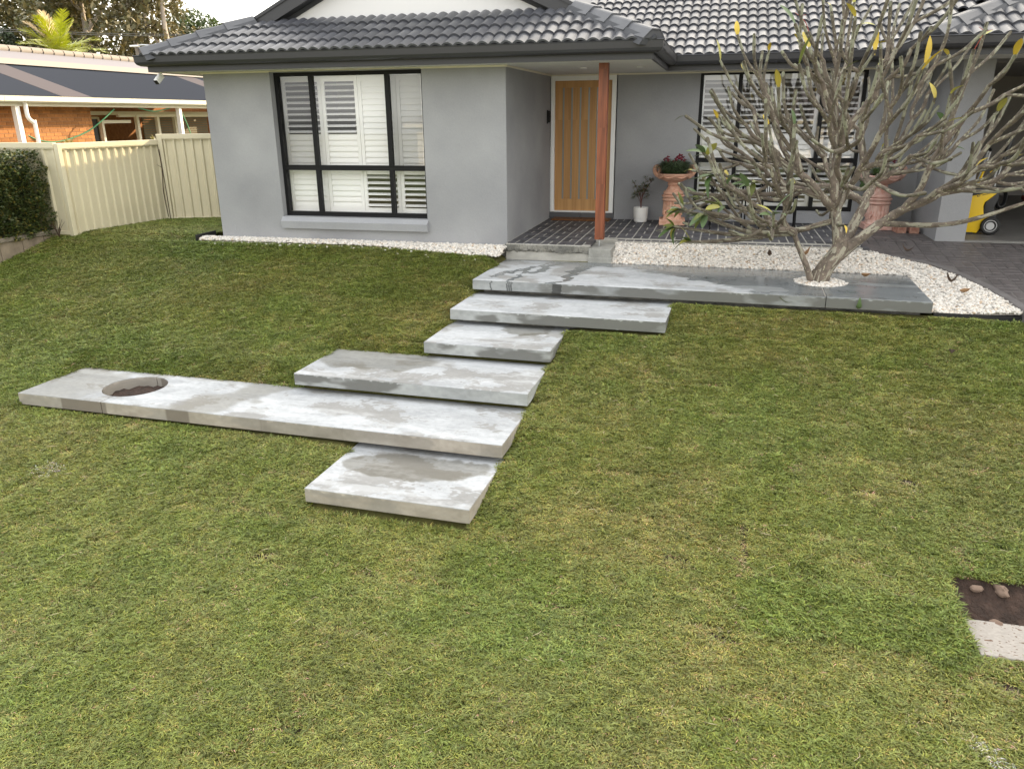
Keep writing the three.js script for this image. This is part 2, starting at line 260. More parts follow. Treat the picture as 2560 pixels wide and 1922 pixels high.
// the dug pit and its paver
{
  const g = [], n = 26, m = 10, y = -1.325, P = PIT_, f = (x, z, s) => (fbm(x * 9, z * 9, s, 3) - .5);
  const back = (i, j) => { const x = lerp(P.x0 - .01, P.x1 + .01, i / n), t = j / m, top = H(x, P.z0); return [x, lerp(top + .004, y - .06, Math.pow(t, .8)) + f(x, t, 5) * .03 * (j && j < m ? 1 : .3), lerp(P.z0 - .015, 5.66, t) + f(x * 1.7, t, 8) * .05 * (j ? 1 : 0)]; };
  const q = []; for (let i = 0; i < n; i++) for (let j = 0; j < m; j++) q.push([back(i, j), back(i, j + 1), back(i + 1, j + 1), back(i + 1, j)]);
  g.push(toCreasedNormals(quadList(q), 1.2), bx(P.x0 - .05, P.x1 + .05, y - .14, y - .062, 5.5, P.z1 + .06), quadList([[[P.x0 - .01, H(P.x0, P.z0) + .004, P.z0], [P.x0, y - .1, P.z0], [P.x0, y - .1, P.z1], [P.x0 - .01, H(P.x0, P.z1) + .004, P.z1]], [[P.x0 - .01, H(P.x0, P.z1) + .004, P.z1], [P.x0, y - .1, P.z1], [P.x1, y - .1, P.z1], [P.x1, H(P.x1, P.z1) - .01, P.z1]], [[P.x1, H(P.x1, P.z0) - .01, P.z0], [P.x1, y - .1, P.z0], [P.x1, y - .1, P.z1], [P.x1, H(P.x1, P.z1) - .01, P.z1]]]));
  struct('soil_pit', merge(g.map((a) => { a = prep(a); a.deleteAttribute('uv'); return boxUV(a); })), M.soil, 'dug hole with bare brown soil bank in the lawn');
  const pav = obj('concrete_paver', rbx(3.735, 4.86, y - .065, y, 5.655, 6.012, .008), mat(lin(1, 1, 1), .9, { map: rep(tex(512, 256, (u, v) => { const d = fbm(u * 60, v * 26, 91, 3) > .70 + .08 * v || fbm(u * 14, v * 8, 92, 3) > .74; const n = .95 + .1 * vn(u * 90, v * 40, 93); return d ? mul([.42, .34, .29], n) : mul([.62, .595, .565], n); }), .9, 2.6) }));
  tag(pav, 'pale concrete paver with soil crumbs lying in the dug hole in the lawn', 'paver');
  [[3.86, 5.43, .04, -1.235], [4.0, 5.42, .06, -1.235], [4.22, 5.44, .045, -1.24], [3.93, 5.63, .045, -1.35], [4.5, 5.5, .05, -1.28]].forEach(([x, z, r, yy], i) => {
    const s = new THREE.IcosahedronGeometry(r, 2), p = s.attributes.position; for (let k = 0; k < p.count; k++) { const v = V().fromBufferAttribute(p, k), q = 1 + (fbm(v.x * 30 + i * 7, v.y * 30 + v.z * 25, 9, 3) - .5) * .9; p.setXYZ(k, v.x * q * 1.25, v.y * q * .8, v.z * q * .8); } s.computeVertexNormals();
    const o = obj('clay_clod', boxUV(s), mat(lin(.20, .14, .105), 1)); o.position.set(x, yy - .008, z); o.scale.setScalar(.72); o.rotation.y = i * 2;
    tag(o, ['small tan clay clod wedged under the turf corner of the dug hole', 'largest tan clay clod sticking out of the soil bank', 'tan clay clod high in the soil bank beside the largest one', 'round brown clod lying on the back edge of the concrete paver', 'brown clod halfway up the soil bank'][i], 'clod', 'clods in the dug hole');
  });
}
// ---------------------------------------------------------------- the floating slabs
const slabLabels = ['long wet-topped concrete slab with the tree growing through it', 'wide concrete slab below the long tree slab, dark stains along its front edge', 'short concrete slab with a fan-shaped wet stain, third step down', 'wide concrete slab with damp back corner, above the planter-hole slab', 'long concrete slab with an empty round planter hole', 'lowest square-ish concrete slab with a long damp patch'];
const holes = [[3.28, .80, .30], null, null, null, [-3.53, 4.10, .30], null];
const wetFns = [
  (x, z, n, n2) => { // local metres from the slab's back left corner: x along, z forwards (depth 1.45)
    let w = sstep(.30, .18, z + (n - .5) * .35 + .10 * Math.sin(x * 3));
    w = Math.max(w, (.62 + .38 * sstep(.42, .56, fbm(x * 1.5 + 3, z * 3, 905, 3))) * sstep(0, .09, x - 1.75 - (z - .2) * 1.15 + (n - .5) * .55 + (n2 - .5) * .5));
    const seg = (ax, az, bx_, bz, wd) => { const dx = bx_ - ax, dz = bz - az, t = clamp(((x - ax) * dx + (z - az) * dz) / (dx * dx + dz * dz)), mx = (vn(z * 7, ax * 5 + 3, 5) - .5) * .16, d = Math.hypot(x + mx - ax - dx * t, (z - az - dz * t) * .8); return sstep(wd, wd * .7, d + (n2 - .5) * .11 + (n - .5) * .06); };
    w = Math.max(w, seg(.62, .25, .20, 1.22, .05), seg(.78, .2, .56, .85, .075), seg(.56, .85, .46, 1.5, .04), seg(1.16, .15, 1.12, .7, .12), seg(1.12, .7, 1.04, 1.5, .065), seg(.3, .95, .52, .6, .04)); return w; },
  (x, z, n) => Math.max(sstep(.2, .12, z + (n - .5) * .2) * sstep(.95, .5, Math.abs(x - .2) + (n - .5)), sstep(.19, .1, z + (n - .5) * .1) * sstep(.5, .35, Math.abs(x - 1.5))),
  (x, z, n, n2) => sstep(.36, .3, Math.hypot((x - .93) * 1.15, z - .1) + (n2 - .5) * .22),
  (x, z, n) => sstep(.46, .38, Math.hypot((x - .55) * .55, z - .16) + (n - .5) * .35),
  (x, z, n) => Math.max(sstep(.35, .2, Math.abs(x - 2.25 + (z - .3) * .5) + (n - .5) * .5) * .9, sstep(.75, .5, x + (n - .5) * .9) * .85, sstep(.14, .05, z + (n - .5) * .25) * .5),
  (x, z, n) => sstep(.36, .31, Math.hypot((x - .66) * .56, (z - .40) * 1.35) + (n - .5) * .34)];
slabs.forEach(([x0, x1, z0, z1, y], k) => {
  const W = x1 - x0, D = z1 - z0, s = 200 + k * 10, tw = Math.min(2048, Math.round(W * 260)), th = Math.round(D * 260), hl = holes[k];
  const wet = new Float32Array(tw * th), wf = wetFns[k];
  for (let j = 0; j < th; j++) for (let i = 0; i < tw; i++) { const x = (i + .5) / tw * W, z = (1 - (j + .5) / th) * D; wet[j * tw + i] = wf(x, z, fbm(x * 4, z * 4, s, 4), fbm(x * 13, z * 13, s + 1, 3)); }
  const at = (u, v) => wet[Math.min(th - 1, v * th | 0) * tw + Math.min(tw - 1, u * tw | 0)];
  const top = tex(tw, th, (u, v) => {
    const x = u * W, z = (1 - v) * D, sw = fbm(x * 2.2 + fbm(x * 3, z * 3, s + 8, 2) * 2, z * 6, s + 2, 5), fine = fbm(x * 26, z * 40, s + 3, 3), pt = fbm(x * 3.1, z * 4.2, s + 4, 5);
    let c = [.655, .665, .675]; c = c.map((q) => q + (sw - .5) * .17 + (fine - .5) * .09);
    if (hash(u * tw | 0, v * th | 0, s + 30) > .9965) c = mul(c, .66); const dz_ = fbm(x * 9, z * 70, s + 31, 2); c = c.map((q) => q + (dz_ - .5) * .05); const br = sstep(.53, .64, pt + (fine - .5) * .34 + (sw - .5) * .2) * .58; c = [lerp(c[0], .475, br), lerp(c[1], .465, br), lerp(c[2], .445, br)];
    const wh = sstep(.50, .72, fbm(x * 1.3 + 7 + sw, z * 7 + 2, s + 6, 6) + (fine - .5) * .18) * .5; c = [lerp(c[0], .755, wh), lerp(c[1], .765, wh), lerp(c[2], .775, wh)];
    const w = at(u, v); const wt = k ? [.50, .49, .465] : [.46, .475, .48]; return [0, 1, 2].map((i) => lerp(c[i], wt[i] + (c[i] - .67) * (k ? .7 : .35), w * (k ? .5 + .5 * sw : 1)));
  });
  const ro = tex(tw >> 1, th >> 1, (u, v) => { const w = at(u, v); const x = u * W, z = (1 - v) * D; return [0, k === 0 ? lerp(.78, .04 + .22 * fbm(x * 3, z * 9, s + 9, 4), w) : lerp(.8, .38, w), 0]; }, false);
  top.wrapS = top.wrapT = ro.wrapS = ro.wrapT = THREE.ClampToEdgeWrapping;
  const topM = mat(lin(1, 1, 1), 1, { map: top, roughnessMap: ro });
  const side = tex(1024, 64, (u, v) => {
    const x = u * W, y2 = v * ST, n = fbm(x * 3, y2 * 9, s + 20, 4), f2 = fbm(x * 24, y2 * 30, s + 21, 4), g = fbm(x * 1.1, .5, s + 22, 3);
    let c = k === 0 ? [.56, .57, .57] : k < 4 ? [.62, .63, .625] : [.635, .605, .56]; c = c.map((q) => q + (n - .5) * .2 + (f2 - .5) * .08);
    const dk = sstep(.5, .62, g + (n - .5) * .5 + (k === 0 ? -.02 + .24 * sstep(.22, .5, u) : 0)) * sstep(.60, .45, Math.abs(v - .42) + (f2 - .5) * .5) * (k < 4 ? .85 : .3);
    let o = [lerp(c[0], .385, dk), lerp(c[1], .385, dk), lerp(c[2], .37, dk)];
    if (k === 4) { const st = sstep(.6, .64, vn(x * 3.2, 2.5, 77)) * (u < .55 ? .8 : .15); o = [lerp(o[0], .43, st), lerp(o[1], .40, st), lerp(o[2], .36, st)]; }
    if (k === 0) { const dr = [.23, .435, .46, .485, 1.04].some((q) => Math.abs(x - q + (vn(y2 * 60, q, 9) - .5) * .03) < (q > .8 ? .055 : .009)); if (dr) o = mul(o, .62); }
    return o; });
  side.wrapS = THREE.RepeatWrapping; side.repeat.set(1 / W, 1 / ST);
  const sideM = mat(lin(1, 1, 1), .85, { map: side });
  const t = thing('concrete_slab', slabLabels[k], 'slab', [0, 0, 0], PHI, 'floating concrete steps');
  const seams = k === 0 ? [3.235 + .04] : k === 4 ? [-3.53] : [];
  const cuts = [x0, ...seams.map((q) => toSlab(q, hl[1])[0]), x1];
  for (let c = 0; c < cuts.length - 1; c++) {
    const a = cuts[c] + (c ? .0045 : 0), b = cuts[c + 1] - (c < cuts.length - 2 ? .0045 : 0), ch = .007;
    const S = new THREE.Shape(); // x, -z
    const hc = hl && toSlab(hl[0], hl[1]), rad = hl && hl[2] * (k === 0 ? .99 : 1.02);
    const dx = hl ? (c === 0 ? b - hc[0] : a - hc[0]) : 0, hz = hl ? Math.sqrt(Math.max(0, rad * rad - dx * dx)) : 0;
    S.moveTo(a, -z1); S.lineTo(b, -z1);
    if (hl && c === 0) { const a0 = Math.atan2(-hz, dx), a1 = Math.atan2(hz, dx) ; S.lineTo(b, -(hc[1] + hz)); const aa0 = Math.atan2(-hz, dx), sweepA = 2 * Math.PI - 2 * Math.acos(clamp(dx / rad, -1, 1)); for (let i = 1; i < 40; i++) { const an = aa0 - sweepA * i / 40; S.lineTo(hc[0] + rad * Math.cos(an), -hc[1] + rad * Math.sin(an)); } S.lineTo(b, -(hc[1] - hz)); }
    S.lineTo(b, -z0); S.lineTo(a, -z0);
    if (hl && c === 1) { S.lineTo(a, -(hc[1] - hz)); const aa0 = Math.atan2(hz, dx), sweepA = 2 * Math.acos(clamp(dx / rad, -1, 1)); for (let i = 1; i < 40; i++) { const an = aa0 - sweepA * i / 40; S.lineTo(hc[0] + rad * Math.cos(an), -hc[1] + rad * Math.sin(an)); } S.lineTo(a, -(hc[1] + hz)); }
    const g = new THREE.ExtrudeGeometry(S, { depth: ST - 2 * ch, bevelEnabled: true, bevelThickness: ch, bevelSize: ch, bevelOffset: -ch, bevelSegments: 2, curveSegments: 4 });
    g.rotateX(-Math.PI / 2); g.translate(0, y - ST + ch, 0);
    const p = prep(g), pos = p.attributes.position, uv = p.attributes.uv, topP = [], sdP = [], topU = [], sdU = [];
    for (let i = 0; i < pos.count; i += 3) {
      const isTop = [0, 1, 2].every((q) => pos.getY(i + q) > y - ch * 1.01);
      for (let q = 0; q < 3; q++) { const X = pos.getX(i + q), Y = pos.getY(i + q), Z = pos.getZ(i + q); if (isTop) { topP.push(X, Y, Z); topU.push((X - x0) / W, 1 - (Z - z0) / D); } else { sdP.push(X, Y, Z); sdU.push(X - x0 + (Z - z1) * .7, Y - y + ST); } }
    }
    const piece = cuts.length > 2 ? sub('slab_piece', t) : t;
    obj('top_face', tris(topP, topU), topM, piece); obj('edge_face', tris(sdP, sdU), sideM, piece);
  }
  // recessed plinth that the slab floats on
  obj('plinth', bx(x0 + .09, x1 - .07, y - ST - .30, y - ST - .001, z0 + .06, z1 - .17), M.rough, t);
});
{ // soil in the empty planter hole
  const g = new THREE.CircleGeometry(.33, 40, 0, Math.PI * 2); g.rotateX(-Math.PI / 2); const p = g.attributes.position; for (let i = 0; i < p.count; i++) p.setY(i, (R() - .5) * .03);
  const o = struct('planter_soil', boxUV(g), M.soil, 'dark soil and gravel in the round hole'); o.position.set(-3.53, -1.0, 4.10);
}
// ---------------------------------------------------------------- paving (basket-weave) on porch and driveway
// pebble bed outline: porch edge at z = EDGE_Z, curved driveway edge
const EDGE_Z = -.45;
const bedCurve = [[3.9, -.47], [4.3, -.36], [4.6, -.08], [4.83, .35], [4.98, .75], [5.08, 1.15], [5.14, 1.55]];
function bedX(z) { for (let i = 0; i < bedCurve.length - 1; i++) { const [a, b] = bedCurve[i], [c, d] = bedCurve[i + 1]; if (z <= d) return lerp(a, c, clamp((z - b) / (d - b))); } return 5.14 + (z - 1.55) * .1; }
const onPaving = (x, z) => {   // which stretch of paving a point lies on: 1 porch, 2 driveway, 0 none
  if (x < -.695 || z < -2.795) return 0;
  if (x > 4.92 && z < -1.26) return 0;
  if (x < .45) return z < .06 ? 1 : 0;
  if (x < 3.9 && z < EDGE_Z) return 1;
  if (x >= 3.9) return (z < EDGE_Z || x > bedX(z) + .09) ? 2 : 0;
  return 0;
};
{
  const cs = .232, gap = .017, hgt = .03, L = cs - gap, S = (cs - 2 * gap) / 2;
  function pav(w, d) { const c = .004, g = new THREE.BufferGeometry(), x = w / 2, z = d / 2, q = []; const lo = [[-x, 0, -z], [x, 0, -z], [x, 0, z], [-x, 0, z]], m = lo.map((p) => [p[0], hgt - c, p[2]]), t = [[-x + c, hgt, -z + c], [x - c, hgt, -z + c], [x - c, hgt, z - c], [-x + c, hgt, z - c]]; for (let i = 0; i < 4; i++) { const k = (i + 1) % 4; q.push([lo[i], m[i], m[k], lo[k]], [m[i], t[i], t[k], m[k]]); } q.push([t[3], t[2], t[1], t[0]]); return quadList(q); }
  const GX = pav(L, S), GZ = pav(S, L), GB = pav(S + .004, cs * .5 - gap);
  const list = [];
  const push = (g, x, z, drive) => list.push({ g, x, z, drive, y: drive ? DR(z) : 0, m: Math.floor(R() * 5), r: (R() - .5) * .01, dh: (R() - .5) * .003 });
  for (let i = -1; i < 45; i++) for (let j = -14; j < 42; j++) {
    const x = -.58 + i * cs, z = -2.68 + (j + 1) * cs, k = onPaving(x, z); if (!k) continue;
    if (k === 1 && ((x < .45 && z > -.09) || (x >= .45 && z > EDGE_Z - .15))) continue;
    if (x > 10.5 || z > 6) continue;
    if ((i + j) & 1) { push(GX, x, z - cs / 4, k === 2); push(GX, x, z + cs / 4, k === 2); } else { push(GZ, x - cs / 4, z, k === 2); push(GZ, x + cs / 4, z, k === 2); }
  }
  for (let x = -.64; x < .40; x += cs / 2) push(GB, x, .0, false);
  for (let x = .80; x < 3.95; x += cs / 2) push(GB, x, EDGE_Z - .06, false);
  list.forEach((q) => { const p = V(q.x, q.y, q.z).sub(CAM), w = p.dot(FWD), u = 1280 + FOC * p.dot(RGT) / w, v = 961 - FOC * p.dot(UPV) / w; q.size = (u > 0 && u < 2560 && v > 0) ? 1 / w + (q.drive ? 0 : .05) : 0; });
  list.sort((a, b) => b.size - a.size);
  const porch = struct('paving', [bx(-.70, .45, -.19, hgt - .0035, -2.8, .07), bx(.45, 3.9, -.19, hgt - .004, -2.8, EDGE_Z)], M.joint, 'dark basket-weave brick paving with pale joints');
  const q0 = [], zz = [-2.8, -1.26, -.9, EDGE_Z, -.2, 0, .25, .5, .75, 1, 1.25, 1.55, 2, 2.6, 3.2, 4, 5, 6, 7, 8, 9.5];
  for (let i = 0; i < zz.length - 1; i++) { const a = zz[i], b = zz[i + 1], ya = DR(a) + hgt - .0035, yb = DR(b) + hgt - .0035, xa = a <= EDGE_Z + .001 ? 3.9 : bedX(a) + .07, xb = b <= EDGE_Z + .001 ? 3.9 : bedX(b) + .07, xr = b <= -1.25 ? 4.92 : 13; q0.push([[xa, ya, a], [xb, yb, b], [xr, yb, b], [xr, ya, a]], [[xa, ya, a], [xa, ya - .25, a], [xb, yb - .25, b], [xb, yb, b]]); }
  const drive = struct('driveway', quadList(q0), M.driveJoint, 'brown-grey stencilled brick driveway');
  for (const [root, sel, mats] of [[porch, list.filter((q) => !q.drive), M.paver], [drive, list.filter((q) => q.drive), M.drivePaver]]) {
    const rest = [];
    sel.forEach((q, n) => {
      const y = q.y + q.dh, sl = q.drive && q.z > -1.2 ? Math.atan(.105) : 0;
      if (n < 300) { const o = obj('paver', q.g, mats[q.m % mats.length], root); o.position.set(q.x, y, q.z); o.rotation.set(sl, q.r, 0); }
      else { const e = q.g.clone(); e.rotateX(sl); e.translate(q.x, y, q.z); rest.push(e); }
    });
    if (rest.length) obj('paver', merge(rest), mats[1], root).userData.kind = 'stuff';
  }
  // rough concrete edge of the porch slab, post pad, driveway edge strip
  const n = 110, prof = (i, j) => { const x = lerp(-.72, .47, i / n), ys = [.012, -.035, -.075, -.085, -.13, -.30][j], zs = [.085, .098, .092, .045, .05, .07][j]; return [x, ys + (j === 2 || j === 3 ? (fbm(x * 11, j, 5, 4) - .5) * .07 : 0), zs + (fbm(x * 22, j * 3, 6, 4) - .5) * .06]; };
  const q = []; for (let i = 0; i < n; i++) { q.push([[lerp(-.72, .47, i / n), .014, .06], prof(i, 0), prof(i + 1, 0), [lerp(-.72, .47, (i + 1) / n), .014, .06]]); for (let j = 0; j < 5; j++) q.push([prof(i, j), prof(i, j + 1), prof(i + 1, j + 1), prof(i + 1, j)]); }
  struct('porch_edge', toCreasedNormals(quadList(q), 1), M.rough, 'broken concrete edge under the porch paving');
  const pad = merge([rbx(.44, .74, -.32, -.004, -.42, .11, .012), rbx(.435, .75, -.34, -.12, -.40, .118, .012)]);
  struct('post_pad', pad, M.padTop, 'rough concrete footing under the timber post');
  const eg = []; for (let i = 0; i < bedCurve.length - 1; i++) { } 
  struct('driveway_edge', sweep([[-.05, -.22], [-.05, .034], [-.035, .04], [.035, .04], [.05, .034], [.05, -.22]], [[3.86, DR(-.47), -.47 + .0], ...bedCurve.map(([x, z]) => [x + .06, DR(z), z]), [5.3, DR(2.4), 2.4], [5.45, DR(4), 4], [5.6, DR(6), 6], [5.75, DR(8.5), 8.5]].map((p) => p)), mat(lin(1, 1, 1), .8, { map: mottle([.36, .345, .345], [.45, .435, .43], .6, 95, { grain: .12 }) }), 'smooth grey edge band of the driveway');
}
// ---------------------------------------------------------------- white pebbles
{
  const geo = [0, 1, 2].map((s) => { const g = new THREE.IcosahedronGeometry(1, 1), p = g.attributes.position; for (let k = 0; k < p.count; k++) { const v = V().fromBufferAttribute(p, k), q = 1 + (vn(v.x * 1.7 + s * 9 + 20, v.y * 1.7 + v.z * 1.3 + 20, 31) - .5) * .55; p.setXYZ(k, v.x * q * 1.15, v.y * q * .72, v.z * q * .92); } g.computeVertexNormals(); return boxUV(g); });
  const pebM = mat(0xffffff, .75);
  const top = (x, z) => { // gravel level
const A = lerp(.0, -.175, sstep(EDGE_Z, .12, z)), B = DR(z) + .012 - .05 * sstep(bedX(z) - .05, bedX(z) - .7, x); return lerp(A, B, sstep(3.7, 4.5, x)); };
  function bed(name, label, n, pick, rad) {
    const pts = []; for (let i = 0; i < n * 6 && pts.length < n; i++) { const p = pick(); if (p) pts.push(p); }
    const grp = [[], [], []]; pts.forEach((p) => grp[Math.floor(R() * 3)].push(p));
    const root = new THREE.Group(); root.name = numbered(name); root.userData = { kind: 'stuff', label, category: 'pebbles' }; scene.add(root);
    grp.forEach((l, gi) => {
      const im = sh(new THREE.InstancedMesh(geo[gi], pebM, l.length)); im.name = 'pebble'; im.userData.kind = 'stuff'; const q = new THREE.Object3D(), c = new THREE.Color();
      l.forEach((p, i) => { const r = rad * rr(.6, 1.15); q.position.set(p[0], p[1] + rr(-.006, .006), p[2]); q.rotation.set(rr(-.5, .5), rr(0, 6.3), rr(-.5, .5)); q.scale.setScalar(r); q.updateMatrix(); im.setMatrixAt(i, q.matrix);
        const k = R(), b = rr(.50, .78); if (k < .70) c.setRGB(b, b * .95, b * .875); else if (k < .87) c.setRGB(b, b * .90, b * .78); else if (k < .96) c.setRGB(b * .62, b * .58, b * .53); else c.setRGB(b * .8, b * .62, b * .45); im.setColorAt(i, c); });
      root.add(im);
    });
  }
  const inSlab1 = (x, z) => { const [a, b] = toSlab(x, z); return a > slabs[0][0] - .005 && a < slabs[0][1] + .005 && b > slabs[0][2] - .005; };
  bed('pebble_bed', 'white and cream pebbles between the porch paving, long slab and driveway', 17000, () => { const x = rr(.74, 5.2), z = rr(EDGE_Z, 1.6); if (inSlab1(x, z)) return null; if (x > 3.88 && x > bedX(z) + .02) return null; if (z > 1.545 + (x - 4.3) * .02) return null; return [x, top(x, z) + rr(-.012, .006), z]; }, .0165);
  bed('pebble_strip', 'white pebbles in a strip along the foot of the grey front wall', 7600, () => { const t = R(), x = lerp(-5.42, -.70, t), w = lerp(.20, .42, sstep(.5, 1, t) ) , z = x < -5.12 ? rr(.02, .2) * 1 : rr(0, w); return [x, lerp(-.02, PH(z) + .012, sstep(0, .3, z)) + rr(-.008, .008), z]; }, .0175);
  bed('spilled_pebbles', 'few white pebbles spilled onto the grass along the wall strip', 60, () => { const x = rr(-5.3, -.9), z = lerp(.24, .44, sstep(-3, -.7, x)) + .22 * R() * R(); return [x, H(x, z) + .016, z]; }, .015);
  bed('pebble_ring', 'white pebbles filling the round hole at the foot of the tree', 950, () => { const a = rr(0, 6.2832), r = .285 * Math.sqrt(R()); return [3.28 + r * Math.cos(a), -.197 + .03 * (1 - r / .3) + rr(-.006, .006), .80 + r * Math.sin(a)]; }, .0175);
  const q = []; for (let i = 0; i < 12; i++) for (let j = 0; j < 8; j++) { const X = (a) => lerp(.70, 5.2, a / 12), Z = (b) => lerp(EDGE_Z, 1.56, b / 8), f = (x, z) => [Math.min(x, bedX(z) + .03), top(x, z) - .022, z]; const p = [[X(i), Z(j)], [X(i), Z(j + 1)], [X(i + 1), Z(j + 1)], [X(i + 1), Z(j)]].map((a) => f(...a)); q.push(p); }
  struct('gravel_base', quadList(q), M.bed, 'gravel base under the white pebbles');
  struct('strip_base', quadList([[[-5.42, -.045, -.02], [-5.42, -.05, .2], [-.7, -.09, .4], [-.7, -.08, -.02]]]), M.bed, 'gravel base along the wall');
  const ed = thing('garden_edging', 'black plastic edging holding the pebbles at the wall corner', 'edging');
  obj('strip', [bx(-5.45, -5.435, -.10, .035, -.25, .245), bx(-5.435, -.75, -.16, -.02, .235, .243)].slice(0, 1), M.plastic, ed);
  const e2 = obj('garden_edging', bx(4.33, 5.16, -.42, -.318, 1.56, 1.572), M.plastic); tag(e2, 'black plastic edging between the lawn and the pebbles by the driveway', 'edging');
}
// ---------------------------------------------------------------- house
const house = thing('house', 'single-storey house with grey rendered walls and dark tiled roof', 'house');
const YS = 2.285, YG = 2.47, M_ = .43;              // soffit, gutter top, roof fall
{
  const wl = (n, g, m = M.render) => obj(n, g, m, house);
  const WA = [-4.09, -1.85, .31, 2.262], WB = [1.66, 4.06, .22, 2.285];
  wl('front_wall', holed(-5.14, -.70, -.35, YS, [WA], .22));
  { const g = holed(-.70, 4.92, -.3, YS, [[-.70 + .02, .39, .0, 2.283], WB], .22); g.translate(0, 0, -2.80); wl('porch_wall', g); }
  wl('side_wall', bx(-5.14, -4.92, -.35, YS, -13, -.22)); wl('entry_side_wall', bx(-.92, -.70, -.30, YS, -3.02, -.22));
  wl('garage_pillar', merge([bx(4.92, 5.28, -.3, YS + .02, -1.62, -1.26), bx(4.921, 5.12, -.3, YS + .02, -8, -1.62)]));
  wl('rear_wall', merge([bx(-5.14, 12.6, -.35, YS, -13.2, -13), bx(12.4, 12.6, -.35, YS, -13, -.9), bx(10.6, 12.4, -.3, YS, -1.62, -1.26)]));
  wl('ceiling', merge([bx(-5.0, -.75, YS + .035, YS + .05, -13, -.05), bx(-.74, 12.5, YS + .035, YS + .05, -13, -2.85), bx(4.95, 12.5, YS + .04, YS + .055, -2.84, -1.3)]), M.room); wl('floor_slab', bx(-4.9, 12.3, -.25, .02, -12.9, -3.03), M.floorWood);
  wl('inner_floor', bx(-4.9, -.93, -.2, .02, -3.03, -.23), M.floorWood);
  wl('inner_wall', merge([bx(-4.92, -.92, .02, 2.4, -3.8, -3.7), bx(-.9, 4.9, .02, 2.4, -6.4, -6.3), bx(.55, .62, .02, 2.4, -6.3, -3.03)]), M.room);
  // small vertical vent slots in the render
  for (const [u, v] of [[587, 567], [1187, 585], [1560 - 73, 541]]) { const p = u < 1300 ? onZ(u, v, .0) : onZ(1957 - 430, 541, -2.8); obj('weep_slot', bx(p.x - .006, p.x + .006, p.y - .05, p.y + .03, p.z - .01, p.z + .002), M.trim, house); }
  // sills
  { const s = new THREE.Shape([[0, .305], [.065, .247], [.05, .145], [0, .145]].map((p) => new THREE.Vector2(...p))); const g = new THREE.ExtrudeGeometry(s, { depth: 2.27, bevelEnabled: false }); g.rotateY(-Math.PI / 2); g.scale(1, 1, 1); g.translate(-1.835, 0, 0); obj('window_sill', boxUV(g), M.trim, house); }
  obj('window_sill', bx(1.62, 4.09, .04, .175, -2.80, -2.745), M.trim, house);
  // windows with plantation shutters
  function windowUnit(x0, x1, y0, y1, z, mull, rail, panels, screens) {
    const w = sub('window', house), f = .05, d = .07;
    const g = [bx(x0, x1, y1 - f, y1, z - d, z), bx(x0, x1, y0, y0 + f, z - d, z), bx(x0, x0 + f, y0 + f, y1 - f, z - d, z), bx(x1 - f, x1, y0 + f, y1 - f, z - d, z), bx(x0 + f, x1 - f, rail - .03, rail + .03, z - d, z - .003)];
    for (const m of mull) g.push(bx(m - .03, m + .03, y0 + f, rail - .03, z - d, z - .002), bx(m - .03, m + .03, rail + .03, y1 - f, z - d, z - .002));
    g.push(bx(x0 + f, x1 - f, y0 + f, y0 + f + .012, z - d, z + .008), bx(x0 + f, x1 - f, rail + .03, rail + .04, z - d, z + .006));
    obj('frame', g, M.black, w);
    const xs = [x0 + f, ...mull, x1 - f];
    for (let i = 0; i < xs.length - 1; i++) { obj('pane', quadList([[[xs[i], y0 + f, z - .035], [xs[i + 1], y0 + f, z - .035], [xs[i + 1], rail, z - .035], [xs[i], rail, z - .035]]]), M.glass, w); obj('pane', quadList([[[xs[i], rail, z - .036], [xs[i + 1], rail, z - .036], [xs[i + 1], y1 - f, z - .036], [xs[i], y1 - f, z - .036]]]), M.glass, w); if (screens[i]) obj('fly_screen', quadList([[[xs[i] + .02, rail + .04, z - .02], [xs[i + 1] - .02, rail + .04, z - .02], [xs[i + 1] - .02, y1 - f - .01, z - .02], [xs[i] + .02, y1 - f - .01, z - .02]]]), M.flyscreen, w); }
    // shutters: each panel has stiles, rails and louvre slats; open(t) gives the tilt at a height 0..1
    const zs = z - .16, slatG = (wd) => { const g = new THREE.CylinderGeometry(.045, .045, wd, 10, 1); g.scale(1, 1, .14); g.rotateZ(Math.PI / 2); return boxUV(g); };
    for (const [a, b, open] of panels) {
      const yb = y0 + .02, yt = y1 - .02, st = .05, mid = rail + .01;
      obj('shutter_frame', [bx(a, a + st, yb, yt, zs - .014, zs + .014), bx(b - st, b, yb, yt, zs - .014, zs + .014), bx(a + st, b - st, yb, yb + .10, zs - .013, zs + .013), bx(a + st, b - st, yt - .10, yt, zs - .013, zs + .013)], M.white, w);
      const h0 = yb + .10, h1 = yt - .10, n = Math.round((h1 - h0) / .078), sg = slatG(b - a - 2 * st - .006);
      for (let i = 0; i < n; i++) { const t = (i + .5) / n, o = obj('slat', sg, M.white, w); o.position.set((a + b) / 2, lerp(h0, h1, t), zs); o.rotation.x = open(t) ? -1.22 + .03 * Math.sin(i * 5) : -.24 + .02 * Math.sin(i * 7); }
    }
  }
  const up = (t) => t > .60, dn = (t) => t < .29;
  windowUnit(WA[0], WA[1], WA[2], WA[3], -.11, [-3.535, -2.40], .985, [[-4.07, -3.46, up], [-3.455, -2.90, up], [-2.895, -2.33, dn], [-2.325, -1.87, dn]], [1, 0, 1]);
  windowUnit(WB[0], WB[1], WB[2], WB[3], -2.83, [2.26, 3.46], .975, [[1.68, 2.24, (t) => t > .62 || t < .27], [2.245, 2.83, (t) => t > .62 || t < .27], [2.835, 3.43, (t) => t > .55 || t < .3], [3.435, 4.04, (t) => t > .5 || t < .3]], [0, 0, 0]);
  // door
  const door = sub('door', house), z = -2.86;
